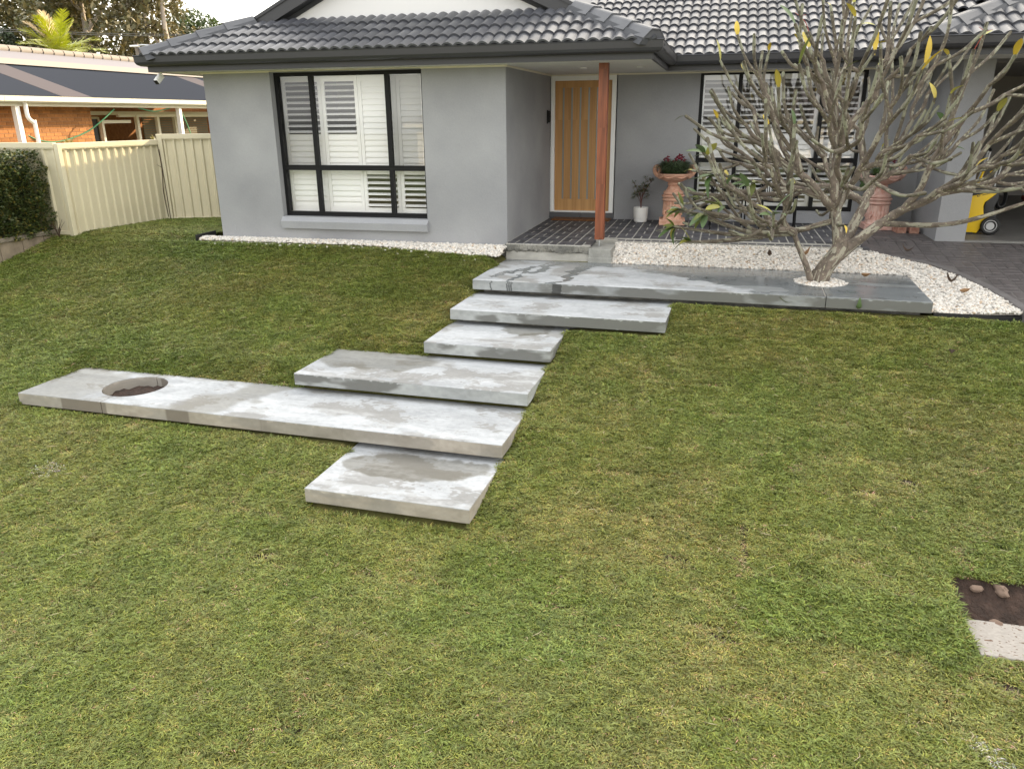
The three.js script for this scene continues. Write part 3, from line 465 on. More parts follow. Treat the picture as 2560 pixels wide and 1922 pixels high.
  obj('door_frame', [bx(-.697, -.628, .13, 2.283, -2.95, -2.80), bx(.30, .37, .13, 2.283, -2.95, -2.80), bx(-.628, .30, 2.195, 2.283, -2.95, -2.80), bx(-.628, .30, .128, .15, -2.95, -2.79), bx(-.685, -.66, .14, 2.283, -2.80, -2.785)], M.white, door);
  obj('stile', bx(-.626, -.505, .152, 2.193, z - .04, z + .02), M.oak[0], door); obj('stile', bx(.19, .298, .152, 2.193, z - .04, z + .02), M.oak[1], door);
  obj('top_rail', bx(-.505, .19, 2.09, 2.193, z - .04, z + .018), M.oak[2], door); obj('bottom_rail', bx(-.505, .19, .152, .34, z - .04, z + .018), M.oak[1], door);
  for (let i = 0; i < 5; i++) { const a = -.505 + i * .139; obj('glass_strip', bx(a + .001, a + .0285, .34, 2.09, z - .03, z - .006), M.frost, door); obj('plank', bx(a + .0285, a + .138, .341, 2.089, z - .03, z + .008), M.oak[i % 3], door); }
  obj('door_backing', bx(-.626, .298, .152, 2.193, z - .06, z - .042), M.oak[0], door);
  for (const [a, b] of [[-.697, -.16], [-.155, .385]]) obj('threshold_tile', rbx(a, b, .03, .126, -2.83, -2.775, .004), M.darkTile, house);
  obj('doorbell', [rbx(-.70, -.665, 1.56, 1.74, -2.66, -2.60, .008), rbx(-.70, -.68, 1.545, 1.75, -2.56, -2.53, .006)], M.black, house);
  // soffits, fascia, gutter
  const O = [[-5.70, YG, -13.5], [-5.70, YG, .42], [1.20, YG, .42], [1.20, YG, -2.27], [4.30, YG, -2.27], [4.30, YG, -.29], [12.9, YG, -.29]];
  obj('fascia', sweep([[0, -.19], [0, .02], [-.03, .02], [-.03, -.19]], O), M.fascia, house);
  obj('gutter', sweep([[.002, -.115], [.06, -.118], [.095, -.10], [.112, -.07], [.118, .0], [.124, .012], [.118, .02], [.108, .012], [.10, -.06], [.085, -.088], [.06, -.10], [.002, -.10]], O), M.gutter, house);
  const bead = sweep([[0, -.022], [.022, -.022], [.022, 0], [0, 0]], [[-5.14, YS - .001, -4], [-5.14, YS - .001, .0], [-4.09, YS - .001, .0]]);
  obj('cornice_bead', [bead, sweep([[0, -.022], [.022, -.022], [.022, 0], [0, 0]], [[-1.85, YS - .001, 0], [-.70, YS - .001, 0], [-.70, YS - .001, -2.80], [4.30, YS - .001, -2.80]]), sweep([[0, -.012], [.015, -.012], [.015, 0], [0, 0]], [[-4.09, YS - .0015, 0], [-1.85, YS - .0015, 0]])], M.cream, house);
  const so = (x0, x1, z0, z1) => obj('soffit', bx(x0, x1, YS, YS + .03, z0, z1), M.soffit, house);
  so(-5.67, -5.14, -13.4, .385); so(-5.138, -.70, .002, .385); for (let i = 0; i < 4; i++) so(-.698, 1.165, .385 - (i + 1) * .797 + .006, .385 - i * .797);
  so(1.171, 4.33, -2.80, -2.305); so(4.335, 12.8, -1.25, -.325); so(4.335, 4.918, -2.80, -1.256);
  for (const [x, zz] of [[.13, -1.06], [.90, -1.1]]) obj('downlight', (() => { const g = new THREE.CylinderGeometry(.045, .045, .012, 24); g.translate(x, YS - .004, zz); return boxUV(g); })(), M.white, house);
  // timber post on a steel pin
  const post = sub('porch_post', house);
  obj('timber', rbx(.485, .605, .085, YS + .005, -.22, -.10, .006), M.merbau, post); obj('steel_pin', rod([.545, -.01, -.15], [.545, .09, -.15], .011), M.steel, post);
  // garage interior
  obj('garage_floor', bx(5.12, 10.6, -.25, .045, -8, -1.30), M.garageFloor, house); obj('garage_sill', bx(5.281, 10.6, -.2, .03, -1.299, -1.245), M.padTop, house);
  obj('garage_wall', merge([bx(5.12, 10.8, .045, 2.4, -8.1, -8), bx(10.6, 10.8, .045, 2.4, -8, -1.63)]), M.room, house);
  obj('garage_door_inner', [bx(8.15, 9.0, .05, 2.08, -7.995, -7.95), bx(8.08, 8.15, .05, 2.15, -7.995, -7.94)], M.white, house);
  // ---------------- roof
  const roof = sub('roof', house), len = Math.hypot(1, M_), gauge = .32, tw = .30;
  const plane = (q) => quadList([q]);
  const y0 = 2.455, zf = .50, xl = -5.74, xr = 1.24, yb = -2.25, ridZ = -8.5, ridY = y0 + M_ * 6.19, hp = 1.08;
  const under = [
    [[xl, y0, zf], [xr, y0, zf], [xr - hp, y0 + M_ * hp, zf - hp], [xl + hp, y0 + M_ * hp, zf - hp]],
    [[xl, y0, zf], [xl + hp, y0 + M_ * hp, zf - hp], [xl + hp, y0 + M_ * hp, -5], [xl, y0, -5]], [[xr, y0, zf], [xr - hp, y0 + M_ * hp, zf - hp], [xr - hp, y0 + M_ * hp, -4], [xr, y0, -2.3]],
    [[xl + hp, y0 + M_ * hp, zf - hp], [-2.25, 4.03, zf - hp], [-2.25, 4.03, -6], [xl + hp, y0 + M_ * hp, -5]], [[xr - hp, y0 + M_ * hp, zf - hp], [-2.25, 4.03, zf - hp], [-2.25, 4.03, -6], [xr - hp, y0 + M_ * hp, -4]],
    [[xl, y0, yb], [12.9, y0, yb], [6.8, ridY, ridZ], [.45, ridY, ridZ]], [[xl, y0, yb], [.45, ridY, ridZ], [xl, y0, -13.5]].concat([[xl, y0, -13.5]]), [[12.9, y0, yb], [6.8, ridY, ridZ], [12.9, y0, -13.5], [12.9, y0, -13.5]], [[xl, y0, -13.5], [.45, ridY, ridZ], [6.8, ridY, ridZ], [12.9, y0, -13.5]],
    [[4.26, y0, -.25], [12.9, y0, -.25], [11.8, y0 + M_ * 1.1, -1.35], [5.36, y0 + M_ * 1.1, -1.35]], [[4.26, y0, -.25], [5.36, y0 + M_ * 1.1, -1.35], [5.36, y0 + M_ * 1.1, -6], [4.26, y0, -2.4]], [[12.9, y0, -.25], [11.8, y0 + M_ * 1.1, -1.35], [11.8, y0 + M_ * 1.1, -6], [12.9, y0, -2.4]], [[5.36, y0 + M_ * 1.1, -1.35], [8.58, 4.36, -1.35], [8.58, 4.36, -8], [5.36, y0 + M_ * 1.1, -6]], [[11.8, y0 + M_ * 1.1, -1.35], [8.58, 4.36, -1.35], [8.58, 4.36, -8], [11.8, y0 + M_ * 1.1, -6]]];
  obj('roof_deck', under.map((q) => plane(q.map((p) => [p[0], p[1] - .012, p[2]]))), M.tile[0], roof);
  // one concrete tile: two rolls across, thick front lip
  const prof = []; for (let i = 0; i <= 16; i++) { const t = i / 16, p = (t * 2) % 1; prof.push([t * tw, .008 + .036 * Math.pow(Math.max(0, Math.sin(p * Math.PI)), .9) * (t === 1 ? 0 : 1)]); }
  prof.push([tw + .012, .004]);
  function tileGeo(clampX) { // local: x across, y off the roof, z down the slope
    const L = gauge + .03, q = [], pt = (i, z, dy) => { let x = prof[i][0]; if (clampX) x = clampX(x, z); const lift = .030 * (1 + z / L); return [x, prof[i][1] + lift + dy, z]; };
    for (let i = 0; i < prof.length - 1; i++) { q.push([pt(i, 0, 0), pt(i + 1, 0, 0), pt(i + 1, -L, 0), pt(i, -L, 0)], [pt(i, 0, -.026), pt(i + 1, 0, -.026), pt(i + 1, 0, 0), pt(i, 0, 0)]); }
    q.push([pt(0, 0, 0), pt(0, -L, 0), pt(0, -L, -.02), pt(0, 0, -.02)]); return toCreasedNormals(quadList(q), .9);
  }
  const shared = tileGeo(), tiles = [];
  function layTiles(x0, x1, rows, yz0, inside, hipL, hipR) {
    const [Y, Z] = yz0, dirB = V(0, M_ / len, -1 / len), nrm = V(0, 1 / len, M_ / len);
    for (let r = 0; r < rows; r++) for (let c = 0, n = Math.ceil((x1 - x0) / tw); c < n; c++) {
      const X = x0 + c * tw, s = r * gauge, run = s / len, run2 = (s + gauge) / len;   // run: horizontal distance from the eave
      const lo = hipL ? hipL(run) : -1e9, hi = hipR ? hipR(run) : 1e9, lo2 = hipL ? hipL(run2) : -1e9, hi2 = hipR ? hipR(run2) : 1e9;
      if (X + tw < Math.min(lo, lo2) + .04 || X > Math.max(hi, hi2) - .04) continue; if (inside && !inside(X + tw / 2, run)) continue;
      const cut = X < Math.max(lo, lo2) || X + tw + .02 > Math.min(hi, hi2);
      const g = cut ? tileGeo((x, z) => clamp(x, lerp(lo, lo2, -z / gauge) - X, lerp(hi, hi2, -z / gauge) - X)) : shared;
      tiles.push({ g, m: new THREE.Matrix4().makeBasis(V(1, 0, 0), nrm, dirB.clone().negate()).setPosition(X, Y + M_ * run, Z - run), mi: Math.floor(R() * 4), run, p: V(X, Y + M_ * run, Z - run) });
    }
  }
  layTiles(xl + .02, xr, 4, [y0, zf + .03], (x, run) => run < hp - .05 , (run) => xl + run, (run) => xr - run);
  const gabled = (x, run) => { const zz = yb + .03 - run, yy = y0 + M_ * run; // hidden inside the front block's roof?
    const fy = x > xl && x < xr && zz < zf - hp ? Math.min(4.03 - M_ * Math.abs(x + 2.25), 9) : -9; return yy > fy - .05 && x > -4 && zz > -6.2 && !(x > 5.4 && yy < Math.min(4.36 - M_ * Math.abs(x - 8.58), 9) - .05); };
  layTiles(-.4, 11.2, 15, [y0, yb + .03], gabled, null, null);
  layTiles(4.26, 8.2, 3, [y0, -.22], null, (run) => 4.26 + run, null);
  tiles.forEach((t) => { const p = t.p.clone().sub(CAM), w = p.dot(FWD), u = 1280 + FOC * p.dot(RGT) / w, v = 961 - FOC * p.dot(UPV) / w; t.size = (u > 250 && u < 2600 && v > -30 ? 1 : 0) / w; });
  tiles.sort((a, b) => b.size - a.size);
  const rest = [];
  tiles.forEach((t, i) => { if (i < 300) { const o = obj('roof_tile', t.g, M.tile[t.mi], roof); t.m.decompose(o.position, o.quaternion, o.scale); o.rotateX(rr(-.006, .010)); o.rotateY(rr(-.008, .008)); } else { const g = prep(t.g.clone()); g.applyMatrix4(t.m); rest.push(g); } });
  if (rest.length) obj('roof_tile', merge(rest), M.tile[2], roof).userData.kind = 'stuff';
  // hip caps with mortar bedding
  function hip(a, b, pitch = .40, lift = .05) {
    const A = V(...a), B = V(...b), L = A.distanceTo(B), d = B.clone().sub(A).normalize(), s = V(-d.z, 0, d.x).normalize(), up = s.clone().cross(d).multiplyScalar(-1); if (up.y < 0) up.negate();
    const P = (t, x, y) => { const p = A.clone().addScaledVector(d, t).addScaledVector(s, x).addScaledVector(up, y); return [p.x, p.y, p.z]; };
    const n = Math.round(L / pitch), st = L / n;
    const sec = [[-.155, -.045], [-.07, .05], [-.05, .062], [.05, .062], [.07, .05], [.155, -.045]];
    for (let i = 0; i < n; i++) { const t0 = i * st - (i ? .03 : .02), t1 = (i + 1) * st, q = []; const f = (t, k, e) => P(t, sec[k][0] * e, sec[k][1] + lift + (t === t0 ? .016 : -.006));
      for (let k = 0; k < 5; k++) { q.push([f(t0, k, 1.06), f(t0, k + 1, 1.06), f(t1, k + 1, .96), f(t1, k, .96)]); q.push([P(t0, sec[k][0] * 1.06, sec[k][1] + lift - .012), P(t0, sec[k + 1][0] * 1.06, sec[k + 1][1] + lift - .012), f(t0, k + 1, 1.06), f(t0, k, 1.06)]); }
      if (i === 0) q.push([f(t0, 0, .9), f(t0, 1, .9), f(t0, 4, .9), f(t0, 5, .9)]);
      obj('hip_cap', quadList(q), M.cap, roof); }
    const q = []; const m = [[-.2, -.075], [-.13, .03], [.13, .03], [.2, -.075]], f = (t, k) => P(t, m[k][0], m[k][1] + lift - .03); for (let k = 0; k < 3; k++) q.push([f(-.01, k), f(-.01, k + 1), f(L, k + 1), f(L, k)]); q.push([f(-.01, 0), f(-.01, 1), f(-.01, 2), f(-.01, 3)]);
    obj('mortar_bed', quadList(q), M.mortar, roof);
  }
  hip([xl + .05, y0 + .02, zf - .02], [xl + hp + .06, y0 + M_ * hp + .035, zf - hp - .03], .42, .045); hip([xr - .05, y0 + .02, zf - .02], [xr - hp - .06, y0 + M_ * hp + .035, zf - hp - .03], .40, .055);
  hip([4.31, y0 + .02, -.30], [5.42, y0 + M_ * 1.1 + .04, -1.42], .42, .05);
  // Dutch gablets: barge boards, soffit strip and white face
  function gablet(cx, half, yb2, zface, top) {
    const k = (top - yb2) / half, t = sub('gablet', house);
    const P = (x, dy, z) => [x, top - k * Math.abs(x - cx) + dy, z];
    for (const s of [-1, 1]) {
      const a = cx + s * (half + .10), q = [[P(cx, .06, zface + .20), P(a, .06, zface + .20), P(a, -.13, zface + .20), P(cx, -.13, zface + .20)], [P(cx, .06, zface + .20), P(a, .06, zface + .20), P(a, .065, zface - .3), P(cx, .065, zface - .3)], [P(cx, -.13, zface + .20), P(a, -.13, zface + .20), P(a, -.13, zface + .17), P(cx, -.13, zface + .17)]];
      obj('barge_board', [...q.map((e) => quadList([e])), quadList([[P(cx, .075, zface + .215), P(a, .075, zface + .215), P(a, .03, zface + .215), P(cx, .03, zface + .215)], [P(cx, .075, zface + .215), P(a, .075, zface + .215), P(a, .075, zface + .1), P(cx, .075, zface + .1)]])], M.fascia, t);
      obj('barge_soffit', quadList([[P(cx, -.10, zface + .17), P(a - s * .1, -.10, zface + .17), P(a - s * .1, -.12, zface + .005), P(cx, -.12, zface + .005)], [P(cx, -.115, zface + .004), P(a - s * .1, -.115, zface + .004), P(a - s * .1, -.19, zface + .012), P(cx, -.19, zface + .012)]]), M.mortar, t);
    }
    obj('gable_face', tris([cx - half, yb2 + .02, zface, cx + half, yb2 + .02, zface, cx, top - .02, zface]), M.gable, t);
    obj('flashing', bx(cx - half + .1, cx + half - .1, yb2 - .03, yb2 + .045, zface - .01, zface + .06), M.fascia, t);
  }
  gablet(-2.25, 2.42, y0 + M_ * hp, zf - hp - .20, 4.03); gablet(8.58, 3.2, y0 + M_ * 1.1, -1.55, 4.36);
}
// ---------------------------------------------------------------- lawn of laid turf
{
  const ROW = .47, Z0 = 5.13;
  const roll = (x, z) => { const k = Math.floor((z - Z0) / ROW), off = 2.41 + (k === 0 ? 0 : (hash(k + 50, 3, 8) - .5) * 2.1), L = 1.95, n = Math.floor((x - off) / L); return { k, n, fx: (x - off) - n * L, fz: (z - Z0) - k * ROW, L }; };
  // open joints between turf rolls, where bare soil shows
  const onLawn = (u, v) => { let t = onY(u, v, -1.2); for (let i = 0; i < 6; i++) t = onY(u, v, H(t.x, t.z)); return t; };
  const slits = [[1862, 1312, 1858, 1440], [1335, 1508, 1432, 1528], [1660, 1398, 1722, 1403], [1762, 1586, 1842, 1612], [1785, 1798, 1862, 1816], [1578, 1345, 1592, 1362], [2232, 1200, 2296, 1215], [1962, 1172, 2000, 1178], [390, 740, 470, 760], [900, 1430, 960, 1440], [2430, 1690, 2552, 1732], [1405, 1440, 1390, 1475], [1250, 1345, 1300, 1352], [640, 1395, 700, 1385], [2400, 1378, 2418, 1436], [700, 1825, 760, 1832], [2130, 1230, 2190, 1240]].map(([a, b, c, d]) => [onLawn(a, b), onLawn(c, d)]);
  function slitAt(x, z) { let m = 9; for (const [A, B] of slits) { const dx = B.x - A.x, dz = B.z - A.z, t = clamp(((x - A.x) * dx + (z - A.z) * dz) / (dx * dx + dz * dz)), d = Math.hypot(x - A.x - dx * t, z - A.z - dz * t) + (vn(x * 22, z * 22, 66) - .5) * .012; if (d < m) m = d; } return m; }
  { const q = []; for (const [A, B] of slits) { const n = 8, d = B.clone().sub(A).setY(0).normalize(), s = V(-d.z, 0, d.x), P = (i, e) => { const p = A.clone().lerp(B, i / n).addScaledVector(s, e * (.024 + .008 * vn(i * 1.3, A.x * 9, 5))); return [p.x, H(p.x, p.z) + .004, p.z]; }; for (let i = 0; i < n; i++) q.push([P(i, -1), P(i, 1), P(i + 1, 1), P(i + 1, -1)]); } struct('turf_joint', quadList(q), M.soil, 'strips of bare soil in the open joints of the turf'); }
  const tuft = (s, straw, long) => {
    const q = rng(s), P = [], C = [], n = 11;
    for (let i = 0; i < n; i++) {
      const a = q() * 6.283, r = Math.sqrt(q()) * .022, x = Math.cos(a) * r, z = Math.sin(a) * r, az = a + (q() - .5) * 2.2, len = (.020 + .016 * q()) * long, ln = .55 + .85 * q(), w = .0022 + .0012 * q(), px = -Math.sin(az) * w, pz = Math.cos(az) * w;
      const mx = x + Math.cos(az) * len * ln * .35, mz = z + Math.sin(az) * len * ln * .35, my = len * .62, tx = x + Math.cos(az) * len * ln, tz = z + Math.sin(az) * len * ln, ty = len * (1.0 - .25 * ln);
      P.push(x - px, 0, z - pz, x + px, 0, z + pz, mx + px * .8, my, mz + pz * .8, x - px, 0, z - pz, mx + px * .8, my, mz + pz * .8, mx - px * .8, my, mz - pz * .8, mx - px * .8, my, mz - pz * .8, mx + px * .8, my, mz + pz * .8, tx, ty, tz);
      const k = q(), b = .75 + .5 * q(), c = k < straw ? [1.9 * b, 1.25 * b, 1.6 * b] : k < straw + .2 ? [1.25 * b, 1.12 * b, .8 * b] : [b, b, b]; for (let j = 0; j < 9; j++) C.push(...c);
    }
    const g = tris(P); g.setAttribute('color', new THREE.Float32BufferAttribute(C, 3)); return g;
  };
  const vars = [tuft(1, .08, 1), tuft(2, .16, .95), tuft(3, .05, 1.15), tuft(4, .3, .85)];
  const gm = new THREE.MeshStandardMaterial({ color: 0xffffff, vertexColors: true, roughness: .6, side: THREE.DoubleSide });
  const NT = 330000, buckets = vars.map(() => []);
  const inAnySlab = (x, z) => { const [a, b] = toSlab(x, z); return slabs.some(([x0, x1, z0, z1]) => a > x0 + .012 && a < x1 - .012 && b > z0 + .01 && b < z1 + .012); };
  let made = 0, tries = 0;
  while (made < NT && tries < 2e6) {
    tries++;
    // density falls with distance from the lower edge of the plot
    const zt = R(), z = lerp(-2.6, 8.9, Math.pow(zt, .82)), x = lerp(-8.1, 6.2, R());
    if (z < .18) { if (x > -5.5) continue; } else if (z < .46 && x > -5.47 && x < -.6 && z < lerp(.22, .44, sstep(-3, -.7, x))) continue;
    if (z < .5 && x > -.75) continue; if (x < -7.72 && z < .15) continue; if (x < -7.97) continue;
    if (z < 1.5 + .028 * x && x > -.7) continue; if (x > 5.2 + .11 * Math.max(0, z - 2)) continue;
    if (x > PIT_.x0 && x < PIT_.x1 && z > PIT_.z0 && z < PIT_.z1) continue; if (inAnySlab(x, z)) continue;
    const t = roll(x, z), e = Math.min(t.fz, ROW - t.fz), ex = Math.min(t.fx, t.L - t.fx);
    const gapN = fbm(x * 2.3, z * 2.3, 33, 2), wob = (vn(x * 14, z * 14, 36) - .5) * .02;
    const open = sstep(.46, .62, gapN), seam = Math.min(e + wob + .004, ex + wob);
    if (seam < .016 * open && R() < .93) continue;
    const sg = slitAt(x, z); if (sg < .019) continue;
    if (vn(x * 5.2, z * 5.2, 39) > .945 && R() < .7) continue;
    const tint = hash(t.k + 90, t.n + 40, 12), p1 = fbm(x * 1.1, z * 1.1, 34, 3), p2 = fbm(x * 4.5, z * 4.5, 35, 3), p3 = vn(x * 18, z * 18, 37);
    let dry = clamp(.30 + (p1 - .5) * .8 + (p2 - .5) * .9 + (tint - .5) * .34 + (p3 - .5) * .5 + (seam < .05 ? .25 * open : 0) + sstep(-1, 3.5, x) * .10 - sstep(1.4, .4, z) * .25);
    let lush = clamp(.5 + (fbm(x * .8 + 9, z * .8, 38, 3) - .5) * 1.8 + (hash(t.k, t.n, 15) - .5) * .5);
    const sx = x + (p2 - .5) * .3, sz = z + (p3 - .5) * .08 + (p2 - .5) * .12, special = sz > Z0 + ROW && sz < Z0 + 2 * ROW && sx > 2.42 && sx < 3.68; if (special) { dry *= .7; lush = Math.max(lush, .75); }
    let c = [lerp(.186, .280, dry), lerp(.236, .288, dry), lerp(.048, .095, dry)];
    c = [c[0] * lerp(1.04, .88, lush), c[1] * lerp(1.0, .99, lush), c[2] * lerp(1.0, .9, lush)];
    const b = rr(.5, 1.34) * (.80 + .40 * p3) * (.86 + .26 * fbm(x * 1.7 + 20, z * 1.7, 71, 3)); c = mul(c, b);
    if (R() < .012 + (sg < .035 ? .25 : 0) + .05 * sstep(.6, .8, p2) + (seam < .03 ? .10 * open : 0)) c = mul([.40, .33, .19], rr(.7, 1.1));
    // sprayed white marks
    const wl = onWhite(x, z); if (wl && R() < wl) c = mul([.62, .64, .62], rr(.7, 1));
    const vi = c[0] > .26 ? (R() < .5 ? 3 : 1) : (R() < .6 ? 0 : 2);
    buckets[vi].push([x, z, c, rr(.75, 1.25) * (special ? 1.2 : 1)]); made++;
  }
  function onWhite(x, z) { const A = [3.56, 6.58], B = [3.95, 6.98], dx = B[0] - A[0], dz = B[1] - A[1], t = clamp(((x - A[0]) * dx + (z - A[1]) * dz) / (dx * dx + dz * dz), 0, 1.5), d = Math.hypot(x - A[0] - dx * t, z - A[1] - dz * t); if (d < .035 && t > 0) return .75 * sstep(.035, .01, d) * (vn(x * 30, z * 30, 3) > .35 ? 1 : .2); const e = Math.hypot((x + 3.40) / 1.3, z - 5.42); return e < .16 ? .35 * sstep(.16, .03, e) : 0; }
  const lawn = new THREE.Group(); lawn.name = 'lawn'; lawn.userData = { kind: 'stuff', label: 'short green turf laid in rolls over the sloping front yard', category: 'grass' }; scene.add(lawn);
  buckets.forEach((l, i) => {
    const im = new THREE.InstancedMesh(vars[i], gm, l.length); sh(im); im.name = 'grass'; im.userData.kind = 'stuff'; const o = new THREE.Object3D(), c = new THREE.Color();
    l.forEach(([x, z, col, s], k) => { o.position.set(x, H(x, z) - .002, z); o.rotation.set(rr(-.15, .15), rr(0, 6.283), rr(-.15, .15)); o.scale.set(s * 1.1, s, s * 1.1); o.updateMatrix(); im.setMatrixAt(k, o.matrix); im.setColorAt(k, c.setRGB(...col)); });
    lawn.add(im);
  });
}
// ---------------------------------------------------------------- frangipani tree
{
  const tree = thing('frangipani_tree', 'nearly leafless frangipani with knobbly grey branches growing through the long slab', 'tree');
  const q = rng(4242), rq = (a, b) => a + (b - a) * q();
  const fork = V(3.46, .20, .74), base = V(3.24, -.30, .80);
  const barkC = (n) => (f, v) => { const g = clamp((n <= 1 ? .35 + .65 * f : n <= 3 ? .25 : 0)), k = .8 + .4 * vn(v.x * 12 + 50, v.y * 12 + v.z * 9 + 50, 7); return [lerp(.395, .31, g) * k, lerp(.365, .315, g) * k, lerp(.335, .265, g) * k]; };
  // branch tips over a wide bowl-shaped crown
  const tips = [], N = 265, ga = Math.PI * (3 - Math.sqrt(5));
  for (let i = 0; i < N; i++) {
    const yy = lerp(-.02, .99, (i + .5) / N), az = i * ga + rq(-.12, .12), rad = Math.sqrt(Math.max(0, 1 - yy * yy)), dx = Math.cos(az) * rad, dz = Math.sin(az) * rad, k = q() < .30 ? rq(.62, .84) : rq(.86, 1.05);
    const rx = dx < 0 ? 2.0 : 2.45, ry = 2.75;
    const tp = V(fork.x + dx * rx * k, fork.y + .12 + yy * ry * k, fork.z + dz * 1.7 * k), tv = tp.clone().sub(CAM), tw_ = tv.dot(FWD), tu = 1280 + FOC * tv.dot(RGT) / tw_, tvv = 961 - FOC * tv.dot(UPV) / tw_;
    if (tvv > 440 && tu > 2120 && q() < .85) continue; if (tvv > 520 && q() < .7) continue;
    tips.push({ p: tp });
  }
  const rOf = (n) => .0167 * Math.pow(n, .295);
  const dOf = (n) => (n === 1 ? 0 : .27 + .22 * Math.log2(n));
  const cen = (g) => g.reduce((a, t) => a.add(t.p), V(0, 0, 0)).multiplyScalar(1 / g.length);
  function split(g, k) {
    let c = []; const s = g.slice().sort((a, b) => a.p.x + a.p.z * .37 - b.p.x - b.p.z * .37); for (let i = 0; i < k; i++) c.push(s[Math.floor((i + .5) / k * g.length)].p.clone());
    let out = []; for (let it = 0; it < 12; it++) { out = c.map(() => []); for (const t of g) { let b = 0, bd = 1e9; c.forEach((m, i) => { const d = m.distanceToSquared(t.p); if (d < bd) { bd = d; b = i; } }); out[b].push(t); } out = out.filter((o) => o.length); c = out.map(cen); }
    return out;
  }
  const ends = [];
  function grow(g, from, dir, r0, geos) {
    const n = g.length, c = cen(g);
    if (n === 1) { const to = g[0].p, L = from.distanceTo(to), m = from.clone().lerp(to, .5).addScaledVector(dir, L * .12); m.y -= L * .15; const r = rOf(1) * rq(.9, 1.15); geos.push(tube([from, m, to], [Math.max(r, r0 * .8), r * 1.02, r * .98], 7, { col: barkC(1), steps: 4, knob: .28 })); const d = to.clone().sub(m).normalize(); ends.push({ p: to, d }); return; }
    const back = from.clone().sub(c), D = back.length(), d = Math.min(dOf(n), D * .86), node = c.clone().addScaledVector(back.normalize(), d); node.x += rq(-.05, .05); node.z += rq(-.05, .05); node.y += rq(-.05, .03);
    const L = from.distanceTo(node), m = from.clone().lerp(node, .5).addScaledVector(dir, L * .13); m.y -= L * (n < 8 ? .13 : .05); m.x += rq(-.03, .03); m.z += rq(-.03, .03);
    const r = rOf(n); geos.push(tube([from, m, node], [Math.max(r, r0 * .86), r * 1.03, r * 1.0], n > 12 ? 10 : 7, { col: barkC(n), steps: n > 6 ? 6 : 4, knob: .16 }));
    const nd = node.clone().sub(m).normalize(); for (const s of split(g, n > 4 && q() < .42 ? 3 : 2)) grow(s, node, nd, r, geos);
  }
  const limbs = split(tips, 7);
  // trunk: one thick stem that forks, and a thin second stem from the foot
  const stemTop = V(2.93, .36, .84);
  const tr = [tube([base, V(3.30, -.06, .79), V(3.40, .10, .76), fork], [.120, .100, .094, .094], 16, { col: barkC(99), steps: 5, cap: true }), tube([V(3.20, -.26, .86), V(3.10, .0, .86), V(3.0, .2, .85), stemTop], [.046, .034, .030, .028], 10, { col: barkC(20), steps: 4, cap: false }), tube([fork.clone().add(V(-.02, -.1, 0)), V(3.62, .27, .70), V(3.86, .47, .62)], [.072, .060, .052], 12, { col: barkC(60), steps: 4 }), tube([fork.clone().add(V(0, -.08, 0)), V(3.40, .42, .72), V(3.36, .62, .68)], [.072, .060, .052], 12, { col: barkC(60), steps: 4 }), tube([fork.clone().add(V(0, -.06, -.02)), V(3.60, .42, .5), V(3.72, .66, .36)], [.068, .058, .05], 12, { col: barkC(60), steps: 4 })];
  for (let i = 0; i < 11; i++) { const a = i / 11 * 6.28, p = V(3.24 + Math.cos(a) * .1, -.23, .80 + Math.sin(a) * .1); tr.push(tube([p.clone().add(V(Math.cos(a) * .035, -.05, Math.sin(a) * .035)), p.clone().add(V(Math.cos(a) * -.005, .05, Math.sin(a) * -.005)), p.clone().add(V(.02 - Math.cos(a) * .03, .17, -Math.sin(a) * .03))], [.03, .028, .012], 6, { col: barkC(99) })); }
  obj('trunk', tr, M.bark, tree);
  const starts = [V(3.86, .47, .62), V(3.36, .62, .68), V(3.72, .66, .36), fork.clone().add(V(0, .05, 0))];
  let lowLeft = limbs.slice().sort((a, b) => (cen(a).x + cen(a).y) - (cen(b).x + cen(b).y))[0];
  limbs.forEach((g) => { const geos = [], c = cen(g); let from = g === lowLeft ? stemTop : starts.slice().sort((a, b) => (a.distanceTo(c) - b.distanceTo(c)))[0]; const d = from.clone().sub(g === lowLeft ? V(3.1, 0, .86) : fork.clone().add(V(0, -.2, 0))).normalize(); grow(g, from, d, rOf(g.length), geos); obj('limb', geos, M.bark, tree); });
  // low drooping side branches towards the porch
  const low = []; for (const [a, b, c] of [[[2.93, .36, .84], [2.45, .36, .8], [1.62, .60, .75]], [[3.36, .5, .7], [2.6, .28, .55], [1.55, .36, .5]], [[2.6, .28, .55], [2.1, .22, .62], [1.72, .20, .62]], [[3.86, .47, .62], [4.6, .50, .7], [5.35, .78, .75]]]) { low.push(tube([V(...a), V(...b), V(...c)], [.034, .026, .016], 8, { col: barkC(2), steps: 7, knob: .2 })); ends.push({ p: V(...c), d: V(...c).sub(V(...b)).normalize(), low: true }); }
  obj('limb', low, M.bark, tree);
  // leaves
  const leafG = (L, W, droop, s) => { const qq = rng(s), P = [], n = 7, row = (i) => { const t = i / n, w = W * Math.pow(Math.sin(Math.PI * Math.min(1, t * .93 + .05)), .75) * (t > .97 ? .2 : 1), y = -droop * t * t * L, x = L * t * (1 - .12 * droop * t); return [[x, y + w * .25, -w], [x, y, 0], [x, y + w * .25, w]]; }; for (let i = 0; i < n; i++) { const a = row(i), b = row(i + 1); for (const k of [0, 1]) P.push(...a[k], ...b[k], ...b[k + 1], ...a[k], ...b[k + 1], ...a[k + 1]); } P.push(-.05, .0, -.003, -.05, 0, .003, .01, 0, .003, -.05, 0, -.003, .01, 0, .003, .01, 0, -.003); const g = tris(P); return toCreasedNormals(g, 1.0); };
  const LG = [leafG(.24, .036, .25, 1), leafG(.19, .030, .5, 2), leafG(.28, .042, .12, 3), leafG(.15, .024, .7, 4)];
